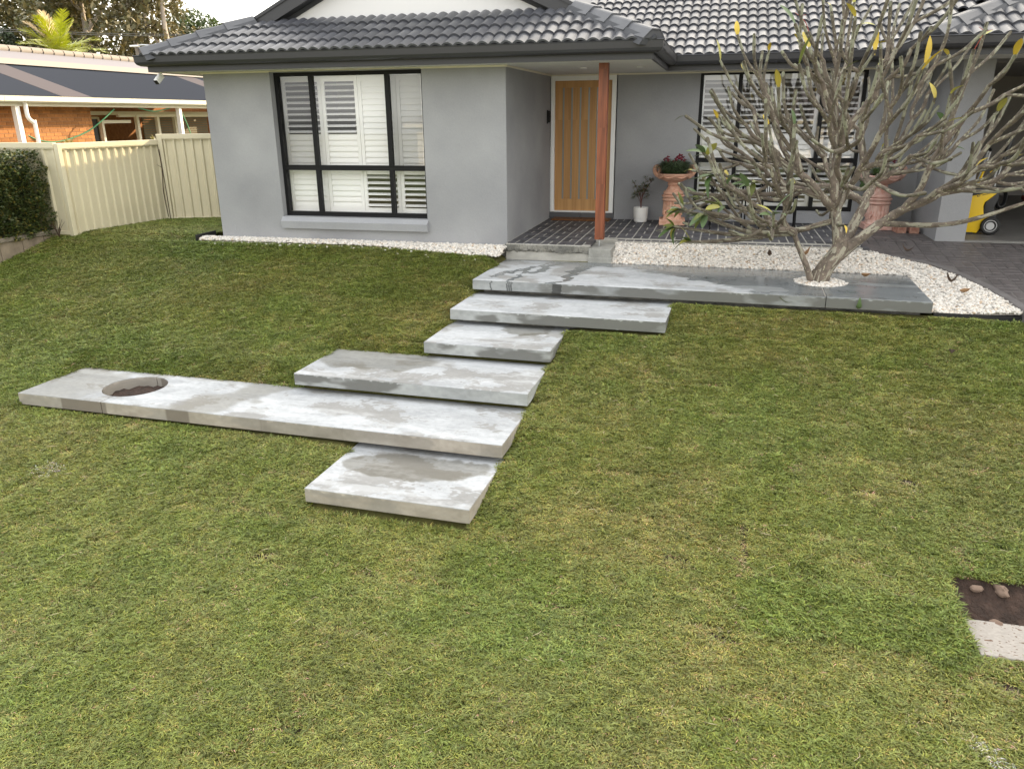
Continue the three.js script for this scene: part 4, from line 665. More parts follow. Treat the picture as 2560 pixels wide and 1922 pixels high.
  const putLeaf = (p, d, m, gi, sc = 1) => { const o = obj('leaf', LG[gi], m, tree); o.position.copy(p); const x = d.clone().normalize(), up = V(rq(-.5, .5), 1, rq(-.5, .5)); const zz = x.clone().cross(up).normalize(), y = zz.clone().cross(x); o.quaternion.setFromRotationMatrix(new THREE.Matrix4().makeBasis(x, y, zz)); o.scale.setScalar(sc); };
  for (const [u, v, z] of [[1800, 515, .95], [1755, 535, 1.0], [1880, 455, .9], [1775, 440, .8]]) ends.push({ p: onZ(u, v, z), d: V(-.8, .1, .3).normalize(), low: true });
  for (const [u, v, z] of [[1800, 515, .95], [1755, 535, 1.0], [1880, 455, .9], [1850, 520, .85], [1775, 440, .8]]) { const e = onZ(u, v, z); obj('limb', tube([V(3.0 + rq(-.1, .1), .42, .8), V((3.0 + e.x) / 2, Math.min(.42, e.y) - .04, (z + .8) / 2), e], [.026, .021, .015], 7, { col: barkC(2), steps: 4 }), M.bark, tree); }
  const px = (p) => { const v = p.clone().sub(CAM), w = v.dot(FWD); return [1280 + FOC * v.dot(RGT) / w, 961 - FOC * v.dot(UPV) / w]; };
  for (const e of ends) {
    const [u, v] = px(e.p), lowL = u < 1960 && v > 380 && u > 1650;
    if (e.low && u < 2000 || (lowL && q() < .22)) { const n = e.low ? 8 : 4 + Math.floor(q() * 3); for (let i = 0; i < n; i++) { const a = i / n * 6.28 + q(), s = e.d.clone().add(V(Math.cos(a) * .9, rq(-.5, .45), Math.sin(a) * .9)); putLeaf(e.p.clone().addScaledVector(e.d, -rq(0, .06)), s, q() < .82 ? M.leafGreen[Math.floor(q() * 3)] : M.leafYellow[2], Math.floor(q() * 3), rq(.8, 1.15)); } }
    else if (q() < (v < 190 ? .42 : .16)) { const s = e.d.clone().add(V(rq(-.6, .6), rq(-.2, .5), rq(-.6, .6))); putLeaf(e.p, s, q() < (v < 260 ? .85 : .4) ? M.leafYellow[Math.floor(q() * 3)] : M.leafGreen[Math.floor(q() * 3)], Math.floor(q() * 4), rq(.65, 1.05)); }
    else if (q() < .05) { const a = e.p.clone(), b = a.clone().addScaledVector(e.d, .16).add(V(rq(-.05, .05), .02, rq(-.05, .05))); obj('flower_stalk', [tube([a, a.clone().lerp(b, .5).add(V(.01, .02, 0)), b], [.0045, .004, .003], 5, {}), tube([b, b.clone().add(V(.06, .01, .03))], [.003, .002], 4, { steps: 1 }), tube([b, b.clone().add(V(-.05, .04, -.02))], [.003, .002], 4, { steps: 1 })], M.redStalk, tree); }
  }
}
// ---------------------------------------------------------------- steel fence, garden wall and hedge beside the house
{
  function panel(parent, L, Hh, pitch = .152) { // ribbed sheet along +x, facing +z
    const prof = []; for (let x = 0; x < L - .001; x += pitch) prof.push([x, 0], [x + pitch * .60, 0], [x + pitch * .70, .028], [x + pitch * .90, .028]); prof.push([L, 0]);
    const q = []; for (let i = 0; i < prof.length - 1; i++) { const [a, za] = prof[i], [b, zb] = prof[i + 1]; if (b > L + .001) break; q.push([[a, .03, za], [b, .03, zb], [b, Hh - .02, zb], [a, Hh - .02, za]]); }
    obj('ribbed_sheet', quadList(q), M.fence, parent);
    obj('top_rail', [rbx(0, L, Hh - .045, Hh + .035, -.022, .05, .006), bx(0, L, Hh - .055, Hh - .046, -.02, .044)], M.fence, parent); obj('bottom_rail', rbx(0, L, -.02, .035, -.02, .042, .005), M.fence, parent);
  }
  const post = (parent, x, Hh) => obj('post', rbx(x - .035, x + .035, -.25, Hh + .03, -.03, .055, .006), M.fence, parent);
  const A = [-7.73, -.07, .15], B = [-7.47, -.03, -1.80], C = [-5.16, -.02, -2.75];
  const ang = (p, q) => Math.atan2(-(q[2] - p[2]), q[0] - p[0]), dist = (p, q) => Math.hypot(q[0] - p[0], q[2] - p[2]);
  const f1 = thing('steel_fence', 'cream ribbed steel boundary fence beside the hedge', 'fence', A, ang(A, B)); panel(f1, dist(A, B), 1.37); post(f1, 0, 1.37); post(f1, dist(A, B), 1.40);
  const f2 = thing('steel_fence', 'cream ribbed steel return fence running to the house side wall', 'fence', B, ang(B, C)); panel(f2, dist(B, C), 1.42); post(f2, .06, 1.42);
  obj('withered_vine', [tube([V(.02, .05, .06), V(.0, .5, .07), V(.03, .9, .065), V(.0, 1.44, .06)], [.006, .008, .006, .005], 5), tube([V(.05, .0, .06), V(.045, .6, .075), V(.03, 1.2, .06)], [.007, .006, .005], 5), tube([V(.03, .9, .065), V(-.04, .95, .09)], [.004, .002], 4)], M.leafBrown, f2);
  const D = [-9.5, -.02, .12]; const f3 = thing('steel_fence', 'low cream steel fence end behind the hedge top', 'fence', D, 0); panel(f3, 1.72, 1.33, .19);
  // stretcher of garden wall blocks with capping
  const wall = thing('garden_wall', 'low sandstone-coloured block retaining wall with grey capping under the hedge', 'wall', [-8.0, -.06, .06], 0);
  for (let i = 0; i < 10; i++) { const z0 = i * .40; obj('block', rbx(-.24, 0, -1.1, .045, z0 + .004, z0 + .396, .007), M.block, wall); obj('cap_block', rbx(-.27, .025, .046, .105, z0 * 1.0 + .002, z0 + .398, .006), M.blockCap, wall); }
  // hedge
  const hd = thing('hedge', 'dense dark green clipped hedge behind the low block wall', 'hedge', [-8.66, -.03, 2.12]);
  const q = rng(99), P = [], C_ = [], put = (x, y, z, s) => {
    const a = q() * 6.28, t = (q() - .3) * 1.6, d = V(Math.cos(a) * Math.cos(t), Math.sin(t), Math.sin(a) * Math.cos(t)), w = V(-Math.sin(a), (q() - .5) * .8, Math.cos(a)).normalize().multiplyScalar(s * .42), e = d.multiplyScalar(s), p = V(x, y, z), m = p.clone().addScaledVector(e, .5);
    const A = p, B1 = m.clone().add(w), B2 = m.clone().sub(w), T = p.clone().add(e); P.push(...A.toArray(), ...B1.toArray(), ...T.toArray(), ...A.toArray(), ...T.toArray(), ...B2.toArray());
    const k = q(), b = .7 + .6 * q(), c = k < .14 ? [.22, .18, .03] : k < .5 ? [.09, .115, .025] : [.06, .09, .02]; for (let i = 0; i < 6; i++) C_.push(c[0] * b, c[1] * b, c[2] * b); };
  const prof = (y, z) => .62 + .10 * fbm(z * 2.2 + 5, y * 2.5 + 5, 44, 3) - .12 * sstep(1.0, 1.35, y);
  for (let i = 0; i < 46000; i++) { const z = lerp(-1.95, 2.2, q()), top = 1.20 + .16 * (fbm(z * 2.2 + 9, 3, 45, 3) - .5) * 2, onTop = q() < .28; let x, y; if (onTop) { y = top - q() * q() * .16 + (q() < .05 ? .10 * q() : 0); x = lerp(-.6, prof(y, z), q()); } else { y = q() * top; x = prof(y, z) + (fbm(z * 7, y * 7, 46, 2) - .5) * .22 - q() * q() * .22; } put(x, y, z, .022 + .03 * q()); }
  const g = tris(P); g.setAttribute('color', new THREE.Float32BufferAttribute(C_, 3)); obj('foliage', g, leafMatV(.25, .5), hd);
  obj('inner_twigs', (() => { const b = []; for (let i = 0; i < 60; i++) { const z = lerp(-1.9, 2.1, q()); b.push(tube([V(rr(-.3, .2), -.05, z), V(rr(-.3, .4), .6, z + rr(-.1, .1)), V(rr(-.2, .5), 1.12, z + rr(-.15, .15))], [.012, .008, .003], 4, { steps: 2 })); } return b; })(), M.leafBrown, hd);
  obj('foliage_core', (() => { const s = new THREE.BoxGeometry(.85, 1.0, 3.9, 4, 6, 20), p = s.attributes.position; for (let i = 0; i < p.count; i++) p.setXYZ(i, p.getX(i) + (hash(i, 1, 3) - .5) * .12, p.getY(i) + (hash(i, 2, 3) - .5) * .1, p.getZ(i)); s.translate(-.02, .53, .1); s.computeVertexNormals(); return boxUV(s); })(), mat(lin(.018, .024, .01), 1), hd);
  const tuftG = []; for (let i = 0; i < 14; i++) { const a = q() * 6.28; tuftG.push(tube([V(0, 0, 0), V(Math.cos(a) * .05, .14, Math.sin(a) * .05), V(Math.cos(a) * .13, .2 + q() * .1, Math.sin(a) * .13)], [.006, .004, .002], 4, { steps: 2 })); }
  const dt = obj('dead_shrub', tuftG, M.leafBrown); dt.position.set(-7.86, -.06, .30); tag(dt, 'dry brown twiggy plant between the block wall end and fence post', 'shrub');
}
// ---------------------------------------------------------------- neighbour's house with verandah
{
  const nb = thing('brick_house', 'orange brick house with corrugated verandah roof beyond the fence', 'house');
  const xe = -13.15, ye = 2.19, xr = -16, yr = 3.13, z0 = 1.5, sw = .953;
  const wave = (w, m0) => { const q = [], n = Math.round(w / .0762) * 5, f = (i) => { const t = i / n; return [t, .016 * Math.sin(t * Math.round(w / .0762) * Math.PI * 2)]; }; for (let i = 0; i < n; i++) { const [a, ha] = f(i), [b, hb] = f(i + 1); q.push([[0, ha, -a * w], [0, hb, -b * w], [xr - xe, yr - ye + hb, -b * w], [xr - xe, yr - ye + ha, -a * w]]); } return toCreasedNormals(quadList(q), .9); };
  const wg = wave(sw);
  for (let i = 0; i < 19; i++) { const z = -5.97 + sw * 8 - i * sw, light = i === 8 || i === 16; const o = obj('roof_sheet', wg, light ? M.metalLight : M.metalRoof, nb); o.position.set(xe, ye + (light ? .004 : 0), z); }
  const zA = 1.65, zB = -16.1;
  for (let i = 0; i < 6; i++) { const a = lerp(zA, zB, i / 6), b = lerp(zA, zB, (i + 1) / 6); obj('gutter_length', sweep([[0, -.09], [.10, -.09], [.115, .02], [.10, .02], [.09, -.075], [0, -.075]], [[xe - .06, ye - .02, b + .004], [xe - .06, ye - .02, a - .004]].reverse().map((p) => p), true), M.cream, nb); }
  obj('fascia', bx(xe - .10, xe - .075, ye - .14, ye - .02, zB, zA), M.white, nb);
  obj('verandah_beam', bx(-13.40, -13.30, 1.975, 2.075, zB, zA), M.cream, nb);
  const fy = -.5;
  for (const [z, m] of [[-4.74, M.white], [-10.42, M.white], [.3, M.white]]) obj('verandah_post', rbx(-13.41, -13.29, fy, 1.974, z - .06, z + .06, .006), m, nb);
  obj('downpipe', tube([V(-13.24, 2.1, -4.92), V(-13.24, 1.75, -4.92), V(-13.24, 1.62, -5.05), V(-13.24, 1.50, -5.08), V(-13.24, fy, -5.08)], [.045, .045, .045, .045, .045], 8, { steps: 3 }), M.white, nb);
  for (let i = 0; i < 20; i++) { const z = 1.2 - i * .88; const q = [[-13.30, 2.08], [-15.9, 2.98], [-15.9, 3.08], [-13.30, 2.17]]; const s = new THREE.Shape(q.map((p) => new THREE.Vector2(...p))), g = new THREE.ExtrudeGeometry(s, { depth: .05, bevelEnabled: false }); g.translate(0, 0, z); obj('rafter', boxUV(g), M.cream, nb); }
  // brick wall of single bricks, facing our yard
  const wx = -13.84, zw1 = -7.52, zw0 = 1.2, bh = .086, bl = .24, G = [rbx(0, .08, 0, bh - .010, 0, bl - .010, .003)];
  obj('wall_core', bx(wx - .3, wx - .006, fy, 2.15, zw1 + .004, zw0), M.brickJoint, nb);
  { const vis = [], rest = []; for (let r = 0; r < 31; r++) for (let c = 0; c < 37; c++) { let za = zw1 + c * bl - (r % 2 ? bl / 2 : 0), zb = za + bl - .010; if (za < zw1) za = zw1; if (za > zw0 - .3) continue; const y = fy + r * bh; if (y + bh > 2.15) continue; const g = (zb - za) > .2 ? G[0] : null; ((y > .55 && za < -3.3) ? vis : rest).push([za, zb, y, g]); }
    vis.slice(0, 300).forEach(([za, zb, y, g]) => { const o = obj('brick', g || rbx(0, .08, 0, bh - .010, 0, zb - za, .003), M.brick[Math.floor(R() * 3)], nb); o.position.set(wx - .078 + rr(-.001, .002), y, za); });
    rest.push(...vis.slice(300)); obj('brick', merge(rest.map(([za, zb, y]) => bx(wx - .08, wx, y, y + bh - .01, za, zb))), M.brick[1], nb).userData.kind = 'stuff'; }
  obj('wall_top_trim', bx(wx - .3, wx + .012, 2.152, 2.30, zB, zw0), M.cream, nb);
  // recess with door, posts, blinds
  obj('recess_wall', merge([bx(-17.2, -17.0, fy, 3.0, -17, zw1), bx(-17, wx - .3, fy, 3.0, -17.2, -17)]), M.brick[1], nb);
  obj('return_wall', bx(-17, wx - .301, fy, 2.14, zw1 + .3, zw1 + .55), M.brick[0], nb);
  obj('verandah_floor', bx(-17, -13.2, fy - .2, fy, -17, 1.5), M.padTop, nb);
  obj('inner_beam', merge([bx(-15.2, -15.1, 1.80, 1.90, zB, zw1 - .02), bx(-14.5, -14.42, 1.74, 1.82, zB, -9.2)]), M.cream, nb);
  const scr = sub('screen_door', nb); obj('door_frame', [bx(-16.4, -16.3, fy, 1.75, -9.66, -9.6), bx(-16.4, -16.3, fy, 1.75, -10.6, -10.54), bx(-16.4, -16.3, 1.70, 1.76, -10.54, -9.66)], M.cream, scr); obj('mesh', bx(-16.36, -16.34, fy, 1.7, -10.54, -9.66), M.darkPlastic, scr);
  obj('window_trim', [bx(-14.3, -14.2, .2, 1.66, -8.35, -8.27), bx(-14.3, -14.2, 1.58, 1.66, -9.4, -8.35)], M.cream, nb);
  for (const [x, z] of [[-14.45, -9.95], [-14.5, -10.9], [-15.1, -12.5]]) obj('inner_post', rbx(x - .05, x + .05, fy, 1.80, z - .05, z + .05, .005), M.cream, nb);
  const bl2 = sub('roller_blind', nb); for (let i = 0; i < 18; i++) obj('blind_slat', bx(-15.62, -15.58, .4 + i * .075, .462 + i * .075, -16.5, -11.6), mat(lin(.16, .14, .09), .7), bl2);
  obj('blind_post', bx(-14.6, -14.5, fy, 1.75, -13.62, -13.5), M.brick[1], nb);
  // roof behind: capping, tiles and ridge
  obj('ridge_flashing', quadList([[[xr + .42, yr - .10, zA], [xr + .42, yr - .10, zB], [xr - .02, yr + .075, zB], [xr - .02, yr + .075, zA]], [[xr - .02, yr + .075, zA], [xr - .02, yr + .075, zB], [xr - .10, yr + .02, zB], [xr - .10, yr + .02, zA]]]), M.creamDull, nb);
  obj('tiled_roof', quadList([[[xr - .1, yr + .03, zA], [xr - .1, yr + .03, -14.2], [xr - .95, yr + .36, -13.6], [xr - .95, yr + .36, zA]], [[xr - .95, yr + .36, zA], [xr - .95, yr + .36, -13.6], [xr - 6, yr - 1.4, -13.6], [xr - 6, yr - 1.4, zA]], [[xr - .1, yr + .03, -14.2], [xr - .95, yr + .36, -13.6], [xr - 6, yr - 1.4, -13.6], [xr - 5, yr - 1, -16]]]), M.roofGrey, nb);
  for (let i = 0; i < 40; i++) { const z = zA - i * .385; if (z < -13.7) break; const o = obj('ridge_tile', tube([V(0, 0, -.004), V(0, .012, -.365)], [.115, .105], 8, { cap: false, steps: 1 }), M.creamDull, nb); o.position.set(xr - .95, yr + .37, z); }
  // hose looped along the verandah
  const hz = thing('garden_hose', 'thin green hose looped under the neighbour verandah beam', 'hose');
  const hp = [onX(0, 300, -13.9), onX(40, 322, -13.9), onX(95, 350, -13.8), onX(150, 353, -13.7), onX(215, 330, -13.6), onX(255, 300, -13.45), onX(284, 273, -13.38)]; obj('loop', tube(hp, hp.map(() => .018), 6, { steps: 6 }), M.hose, hz);
  const hp2 = [onX(345, 270, -13.38), onX(385, 278, -13.38), onX(425, 270, -13.38)]; obj('loop', tube(hp2, [.018, .018, .018], 6, { steps: 6 }), M.hose, hz); const hp3 = [onX(455, 284, -13.38), onX(466, 308, -13.38), onX(478, 340, -13.38)]; obj('loop', tube(hp3, [.016, .016, .016], 6, { steps: 3 }), M.hose, hz);
  for (const [u, v, s, lab] of [[170, 352, 1, 'yellow-green weed tuft growing over the fence rail below the brick wall'], [382, 338, .7, 'small yellow weed tuft at the fence corner post'], [455, 334, .6, 'row of low weed tips above the return fence']]) { const p = u < 300 ? onX(u, v, -8.0) : onX(u, v, -7.6), g = []; for (let i = 0; i < 26; i++) { const a = i * 2.4, e = .10 * s * (.5 + hash(i, 1, 5)); g.push(tube([V(0, 0, 0), V(Math.cos(a) * e * .4, e, Math.sin(a) * e * .6), V(Math.cos(a) * e * .9, e * 1.4, Math.sin(a) * e)], [.004, .005, .001], 4, { steps: 2 })); } const o = obj('weed_tuft', g, leafMat(.30, .27, .06, .3)); o.position.set(p.x, p.y - .12, p.z); tag(o, lab, 'weed'); }
}
// ---------------------------------------------------------------- trees, palm, lines and roofs behind
const leafCloud = (blobs, n, size, cols, s, flat = .5) => {
  const q = rng(s), P = [], C = [], tot = blobs.reduce((a, b) => a + b[3] * b[4] * b[5], 0);
  for (const [cx, cy, cz, rx, ry, rz, ct = 0] of blobs) { const k = Math.round(n * rx * ry * rz / tot); for (let i = 0; i < k; i++) {
    let x, y, z, d; do { x = q() * 2 - 1; y = q() * 2 - 1; z = q() * 2 - 1; d = x * x + y * y + z * z; } while (d > 1 || d < .2);
    const nn = fbm((cx + x * rx) * 1.1 + 50, (cy + y * ry) * 1.1 + (cz + z * rz) * .8 + 50, s, 3); if (nn < .41) continue;
    const sz = size * (.6 + .8 * q()), a = q() * 6.28, b = (q() - .5) * 2.4, dx = Math.cos(a) * Math.cos(b) * sz, dy = Math.sin(b) * sz - sz * .35, dz = Math.sin(a) * Math.cos(b) * sz, wx = -Math.sin(a) * sz * .38, wy = (q() - .5) * sz * .5, wz = Math.cos(a) * sz * .38, X = cx + x * rx, Y = cy + y * ry, Z = cz + z * rz;
    P.push(X, Y, Z, X + dx * .5 + wx, Y + dy * .5 + wy, Z + dz * .5 + wz, X + dx, Y + dy, Z + dz, X, Y, Z, X + dx, Y + dy, Z + dz, X + dx * .5 - wx, Y + dy * .5 - wy, Z + dz * .5 - wz);
    const c = cols[Math.floor(q() * cols.length)], v = .75 + .5 * q(); for (let e = 0; e < 6; e++) C.push(c[0] * v, c[1] * v, c[2] * v);
  } }
  const g = tris(P); g.setAttribute('color', new THREE.Float32BufferAttribute(C, 3)); return g;
};
const crownM = leafMatV(.38, .7);
const gumBark = mat(lin(.46, .40, .34), .9), dkBark = mat(lin(.12, .095, .075), .95);
const OLIVE = [[.20, .17, .06], [.15, .14, .05], [.25, .20, .07], [.12, .125, .045]], GREEN = [[.07, .11, .03], [.10, .14, .035], [.055, .085, .025]], DARK = [[.035, .06, .02], [.05, .075, .025], [.06, .09, .03]];
function tree(name, label, base, stems, blobs, n, size, cols, bark, s) {
  const t = thing(name, label, 'tree', [base.x, base.y, base.z], 0, 'trees behind the neighbouring houses');
  obj('trunk', stems.map((st) => tube(st.map((p) => V(p[0], p[1], p[2])), st.map((p) => p[3]), 7, { steps: 4 })), bark, t);
  obj('crown', leafCloud(blobs, n, size, cols, s), crownM, t); return t;
}
{
  const b = (u, w) => { const p = onW(u, 300, w); p.y = -.8; return p; };
  const gumStems = (h, lean, q) => { const o = [[[0, 0, 0, .30], [lean * .3, h * .3, .1, .24], [lean * .6, h * .55, .2, .17], [lean, h * .95, 0, .05]]]; for (let i = 0; i < 7; i++) { const a = i * 2.1 + q, y = h * (.28 + .08 * i), r = .8 + .9 * ((i * 37) % 10) / 10; o.push([[lean * y / h, y, 0, .11], [lean * y / h + Math.cos(a) * r * .7, y + r * .7, Math.sin(a) * r * .7, .07], [lean * y / h + Math.cos(a) * r * 1.2, y + r * 1.6, Math.sin(a) * r, .03]]); } return o; };
  const gumBlobs = (h, w, s, lean = 0) => { const q = rng(s), o = []; for (let i = 0; i < 54; i++) { const t = .24 + .80 * q(), a = q() * 6.28, r = w * Math.sqrt(q()) * (1.05 - Math.abs(t - .6)); o.push([lean * t + Math.cos(a) * r, h * t, Math.sin(a) * r, .75 + .7 * q(), .55 + .5 * q(), .75 + .7 * q()]); } return o; };
  tree('gum_tree', 'wide olive gum tree rising behind the palm', b(165, 44), gumStems(10.5, .5, 1), gumBlobs(10.8, 3.4, 5), 26000, .26, OLIVE, gumBark, 51);
  tree('gum_tree', 'olive gum tree with loose foliage above the neighbour roof ridge', b(265, 41), gumStems(10, -.3, 2), gumBlobs(10.5, 2.7, 6), 20000, .24, OLIVE, gumBark, 52);
  tree('gum_tree', 'tall gum with pale forked trunks and thin golden foliage', b(395, 39), [[[-.3, 0, 0, .22], [-.2, 3, 0, .17], [-.5, 5.5, .1, .12], [-.7, 9.5, .2, .05]], [[.2, 0, 0, .24], [.55, 3.2, 0, .19], [1.15, 5.2, 0, .15], [1.2, 7.2, .1, .11], [1.5, 10.5, 0, .05]], [[-.2, 3, 0, .12], [.15, 5.6, .1, .09], [.1, 9.8, 0, .04]], [[1.1, 5.2, 0, .1], [.2, 7, .2, .05]]], gumBlobs(9.8, 2.3, 8), 12000, .22, [[.21, .165, .06], [.17, .15, .06], [.13, .125, .05]], gumBark, 53);
  tree('round_tree', 'dense rounded green tree behind the roof corner', b(515, 47), gumStems(8, .2, 3), [[0, 6.2, 0, 2.2, 2.4, 2.2], [-1.2, 5.0, .4, 1.5, 1.5, 1.5], [1.3, 5.4, .2, 1.5, 1.7, 1.5], [.2, 4.0, .5, 2.2, 1.5, 1.8]], 16000, .20, GREEN, dkBark, 54);
  tree('round_tree', 'small mid green tree just showing past the gable', b(598, 52), gumStems(7, -.2, 4), [[0, 6.1, 0, 1.5, 1.5, 1.5], [-.9, 5.2, 0, 1.2, 1.2, 1.2], [.8, 5.3, 0, 1.2, 1.2, 1.2], [0, 4, 0, 1.8, 1.4, 1.5]], 8000, .2, [[.10, .12, .04], [.07, .09, .03]], dkBark, 55);
  tree('round_tree', 'dark domed evergreen tree with a bright sunny edge', b(-10, 40), gumStems(7, 0, 5), [[0, 5.2, 0, 2.1, 2.2, 2.0], [-1.6, 4.8, 0, 1.8, 2, 1.8], [.5, 3.6, .3, 1.8, 1.7, 1.6]], 17000, .2, DARK, dkBark, 56);
  tree('low_shrub_tree', 'shadowy low scrub behind the palm', b(60, 36), gumStems(4, 0, 6), [[0, 2.7, 0, 2.4, 1.6, 1.6], [2.4, 2.6, 0, 2.2, 1.3, 1.5], [5, 2.6, -.5, 2.2, 1.4, 1.5], [-2.5, 2.8, 0, 2, 1.6, 1.5]], 15000, .2, DARK, dkBark, 57);
  tree('low_shrub_tree', 'olive scrub filling the gap under the tall gums', b(350, 46), gumStems(5, 0, 7), [[0, 3.2, 0, 2.6, 1.9, 1.6], [2.8, 3.0, 0, 2.2, 1.6, 1.5], [-2.9, 3.2, 0, 2.4, 1.8, 1.5], [5.2, 3.2, 0, 2.2, 1.6, 1.5]], 15000, .22, OLIVE, dkBark, 58);
  tree('gum_tree', 'tall gum standing behind the house roof ridge', V(12.5, -.8, -20), gumStems(15, .5, 9), gumBlobs(15, 3.4, 19), 24000, .34, OLIVE, gumBark, 61);
  tree('gum_tree', 'broad gum behind the garage end of the house', V(18, -.8, -20.5), gumStems(15, -.4, 10), gumBlobs(15.5, 3.8, 20), 24000, .36, OLIVE, gumBark, 62);
  // palm
  const pc = onW(150, 139, 27), palm = thing('palm_tree', 'yellow-green palm glowing in the sun above the neighbour roof', 'palm', [pc.x, -.8, pc.z]);
  const top = pc.y + .8; obj('trunk', tube([V(0, 0, 0), V(.03, top * .5, 0), V(0, top, 0)], [.16, .13, .12], 10, { steps: 4 }), gumBark, palm);
  const q = rng(8), pm = new THREE.MeshPhysicalMaterial({ color: lin(.46, .50, .012), roughness: .5, transmission: .45, thickness: 0, side: THREE.DoubleSide }), pm2 = leafMat(.40, .27, .08, .4);
  for (let i = 0; i < 15; i++) {
    const az = i * 2.399 + .4, el = i < 9 ? .45 + .55 * q() : 1.05 + .35 * q(), L = 1.25 + .5 * q(), dir = V(Math.cos(az), 0, Math.sin(az)), pts = []; for (let k = 0; k <= 8; k++) { const t = k / 8; pts.push(V(0, top, 0).addScaledVector(dir, L * t * Math.cos(el) * (1 + .3 * t)).add(V(0, L * (Math.sin(el) * t - .55 * t * t * Math.cos(el) * 1.1), 0))); }
    const f = sub('frond', palm), m = i % 5 === 4 ? pm2 : pm; obj('rib', tube(pts, pts.map((_, k) => .018 * (1 - k / 10)), 5, { steps: 1 }), m, f);
    const P = [], side = V(-dir.z, 0, dir.x); for (let k = 1; k < 42; k++) { const t = k / 42, e = t * 8, a = Math.floor(e), p = pts[a].clone().lerp(pts[Math.min(8, a + 1)], e - a), tan = pts[Math.min(8, a + 1)].clone().sub(pts[a]).normalize(), l = .52 * Math.pow(Math.sin(Math.PI * (t * .85 + .12)), .7); for (const s of [-1, 1]) { const d = side.clone().multiplyScalar(s * .75).addScaledVector(tan, .65).add(V(0, .28 - .5 * q(), 0)).normalize(), w = tan.clone().multiplyScalar(.018), tp = p.clone().addScaledVector(d, l), md = p.clone().addScaledVector(d, l * .5); P.push(...p.clone().sub(w).toArray(), ...p.clone().add(w).toArray(), ...md.clone().add(w).toArray(), ...p.clone().sub(w).toArray(), ...md.clone().add(w).toArray(), ...md.clone().sub(w).toArray(), ...md.clone().sub(w).toArray(), ...md.clone().add(w).toArray(), ...tp.toArray()); } }
    obj('leaflets', tris(P), m, f);
  }
  // power lines and street lamp
  const wire = mat(lin(.10, .10, .10), .7);
  [[72, 84, 'upper of the thin overhead wires crossing in front of the gum trees'], [77, 88, 'middle overhead wire crossing in front of the gum trees'], [136, 142, 'lowest overhead wire just above the neighbour roof ridge']].forEach(([a, c, l], i) => { const A = onW(-120, a - 4, 30), B = onW(640, c + 2, 36), m = A.clone().lerp(B, .5); m.y -= .1; tag(obj('overhead_wire', tube([A, m, B], [.012, .012, .012], 5, { steps: 10 }), wire), l, 'wire', 'overhead wires'); });
  const lp = onW(384, 122, 32), sl = thing('street_lamp', 'street lamp with curved arm showing over the roof corner', 'lamp', [lp.x, -.8, lp.z]);
  obj('pole', tube([V(.12, 0, 0), V(.12, lp.y + .5, 0), V(0, lp.y + .86, 0), V(-.35, lp.y + .94, .1), V(-.62, lp.y + .93, .15)], [.06, .05, .04, .035, .03], 8, { steps: 5 }), M.steel, sl); obj('lamp_head', (() => { const g = rbx(-.98, -.6, lp.y + .88, lp.y + .95, .08, .24, .02, 2); return g; })(), M.white, sl);
  // far hipped roof
  const fr = thing('far_house', 'distant house with grey hipped roof below the gum trees', 'house'), o = onW(345, 168, 37);
  obj('roof', quadList([[[o.x - 3.2, o.y - .55, o.z + 2], [o.x + 3.2, o.y - .55, o.z + 2], [o.x + 1, o.y + .42, o.z - 1], [o.x - .4, o.y + .42, o.z - 1]], [[o.x - 3.2, o.y - .55, o.z + 2], [o.x - .4, o.y + .42, o.z - 1], [o.x - .4, o.y + .42, o.z - 2], [o.x - 3.2, o.y - .55, o.z - 5]], [[o.x + 3.2, o.y - .55, o.z + 2], [o.x + 1, o.y + .42, o.z - 1], [o.x + 1, o.y + .42, o.z - 2], [o.x + 3.2, o.y - .55, o.z - 5]]]), M.roofGrey, fr); obj('wall', bx(o.x - 2.9, o.x + 2.9, -.8, o.y - .55, o.z - 4.8, o.z + 1.8), M.block, fr);
  // street side: road, the houses opposite that the windows mirror, trees that shade the plot
  struct('road', quadList([[[-80, -1.93, 16], [80, -1.93, 16], [80, -1.93, 23], [-80, -1.93, 23]]]), M.asphalt, 'asphalt street in front of the plot');
  struct('far_verge', quadList([[[-80, -1.9, 23], [80, -1.9, 23], [80, -1.2, 33], [-80, -1.2, 33]]]), mat(lin(.10, .13, .04), 1), 'grass verge across the street');
  [[-9, 'cream rendered house across the street with white window frames'], [11, 'white house across the street with a wide front gable']].forEach(([x, l], i) => {
    const h = thing('street_house', l, 'house', [x, -1.3, 36]); obj('wall', [bx(-7, 7, 0, 2.7, 0, 8)], i ? M.gable : M.cream, h);
    obj('roof', quadList([[[-7.6, 2.6, -.6], [7.6, 2.6, -.6], [4, 4.6, 4], [-4, 4.6, 4]], [[-7.6, 2.6, 8.6], [7.6, 2.6, 8.6], [4, 4.6, 4], [-4, 4.6, 4]], [[-7.6, 2.6, -.6], [-4, 4.6, 4], [-7.6, 2.6, 8.6], [-7.6, 2.6, 8.6]], [[7.6, 2.6, -.6], [4, 4.6, 4], [7.6, 2.6, 8.6], [7.6, 2.6, 8.6]]]), M.roofGrey, h);
    obj('fascia', bx(-7.6, 7.6, 2.4, 2.6, -.65, -.6), M.cream, h);
    for (const wx of [-4.6, -.6, 3.6]) { const w = sub('window', h); obj('frame', bx(wx - .9, wx + .9, .8, 2.1, -.06, -.01), M.white, w); obj('pane', bx(wx - .82, wx + .82, .88, 2.02, -.08, -.062), M.darkTile, w); }
  });
}
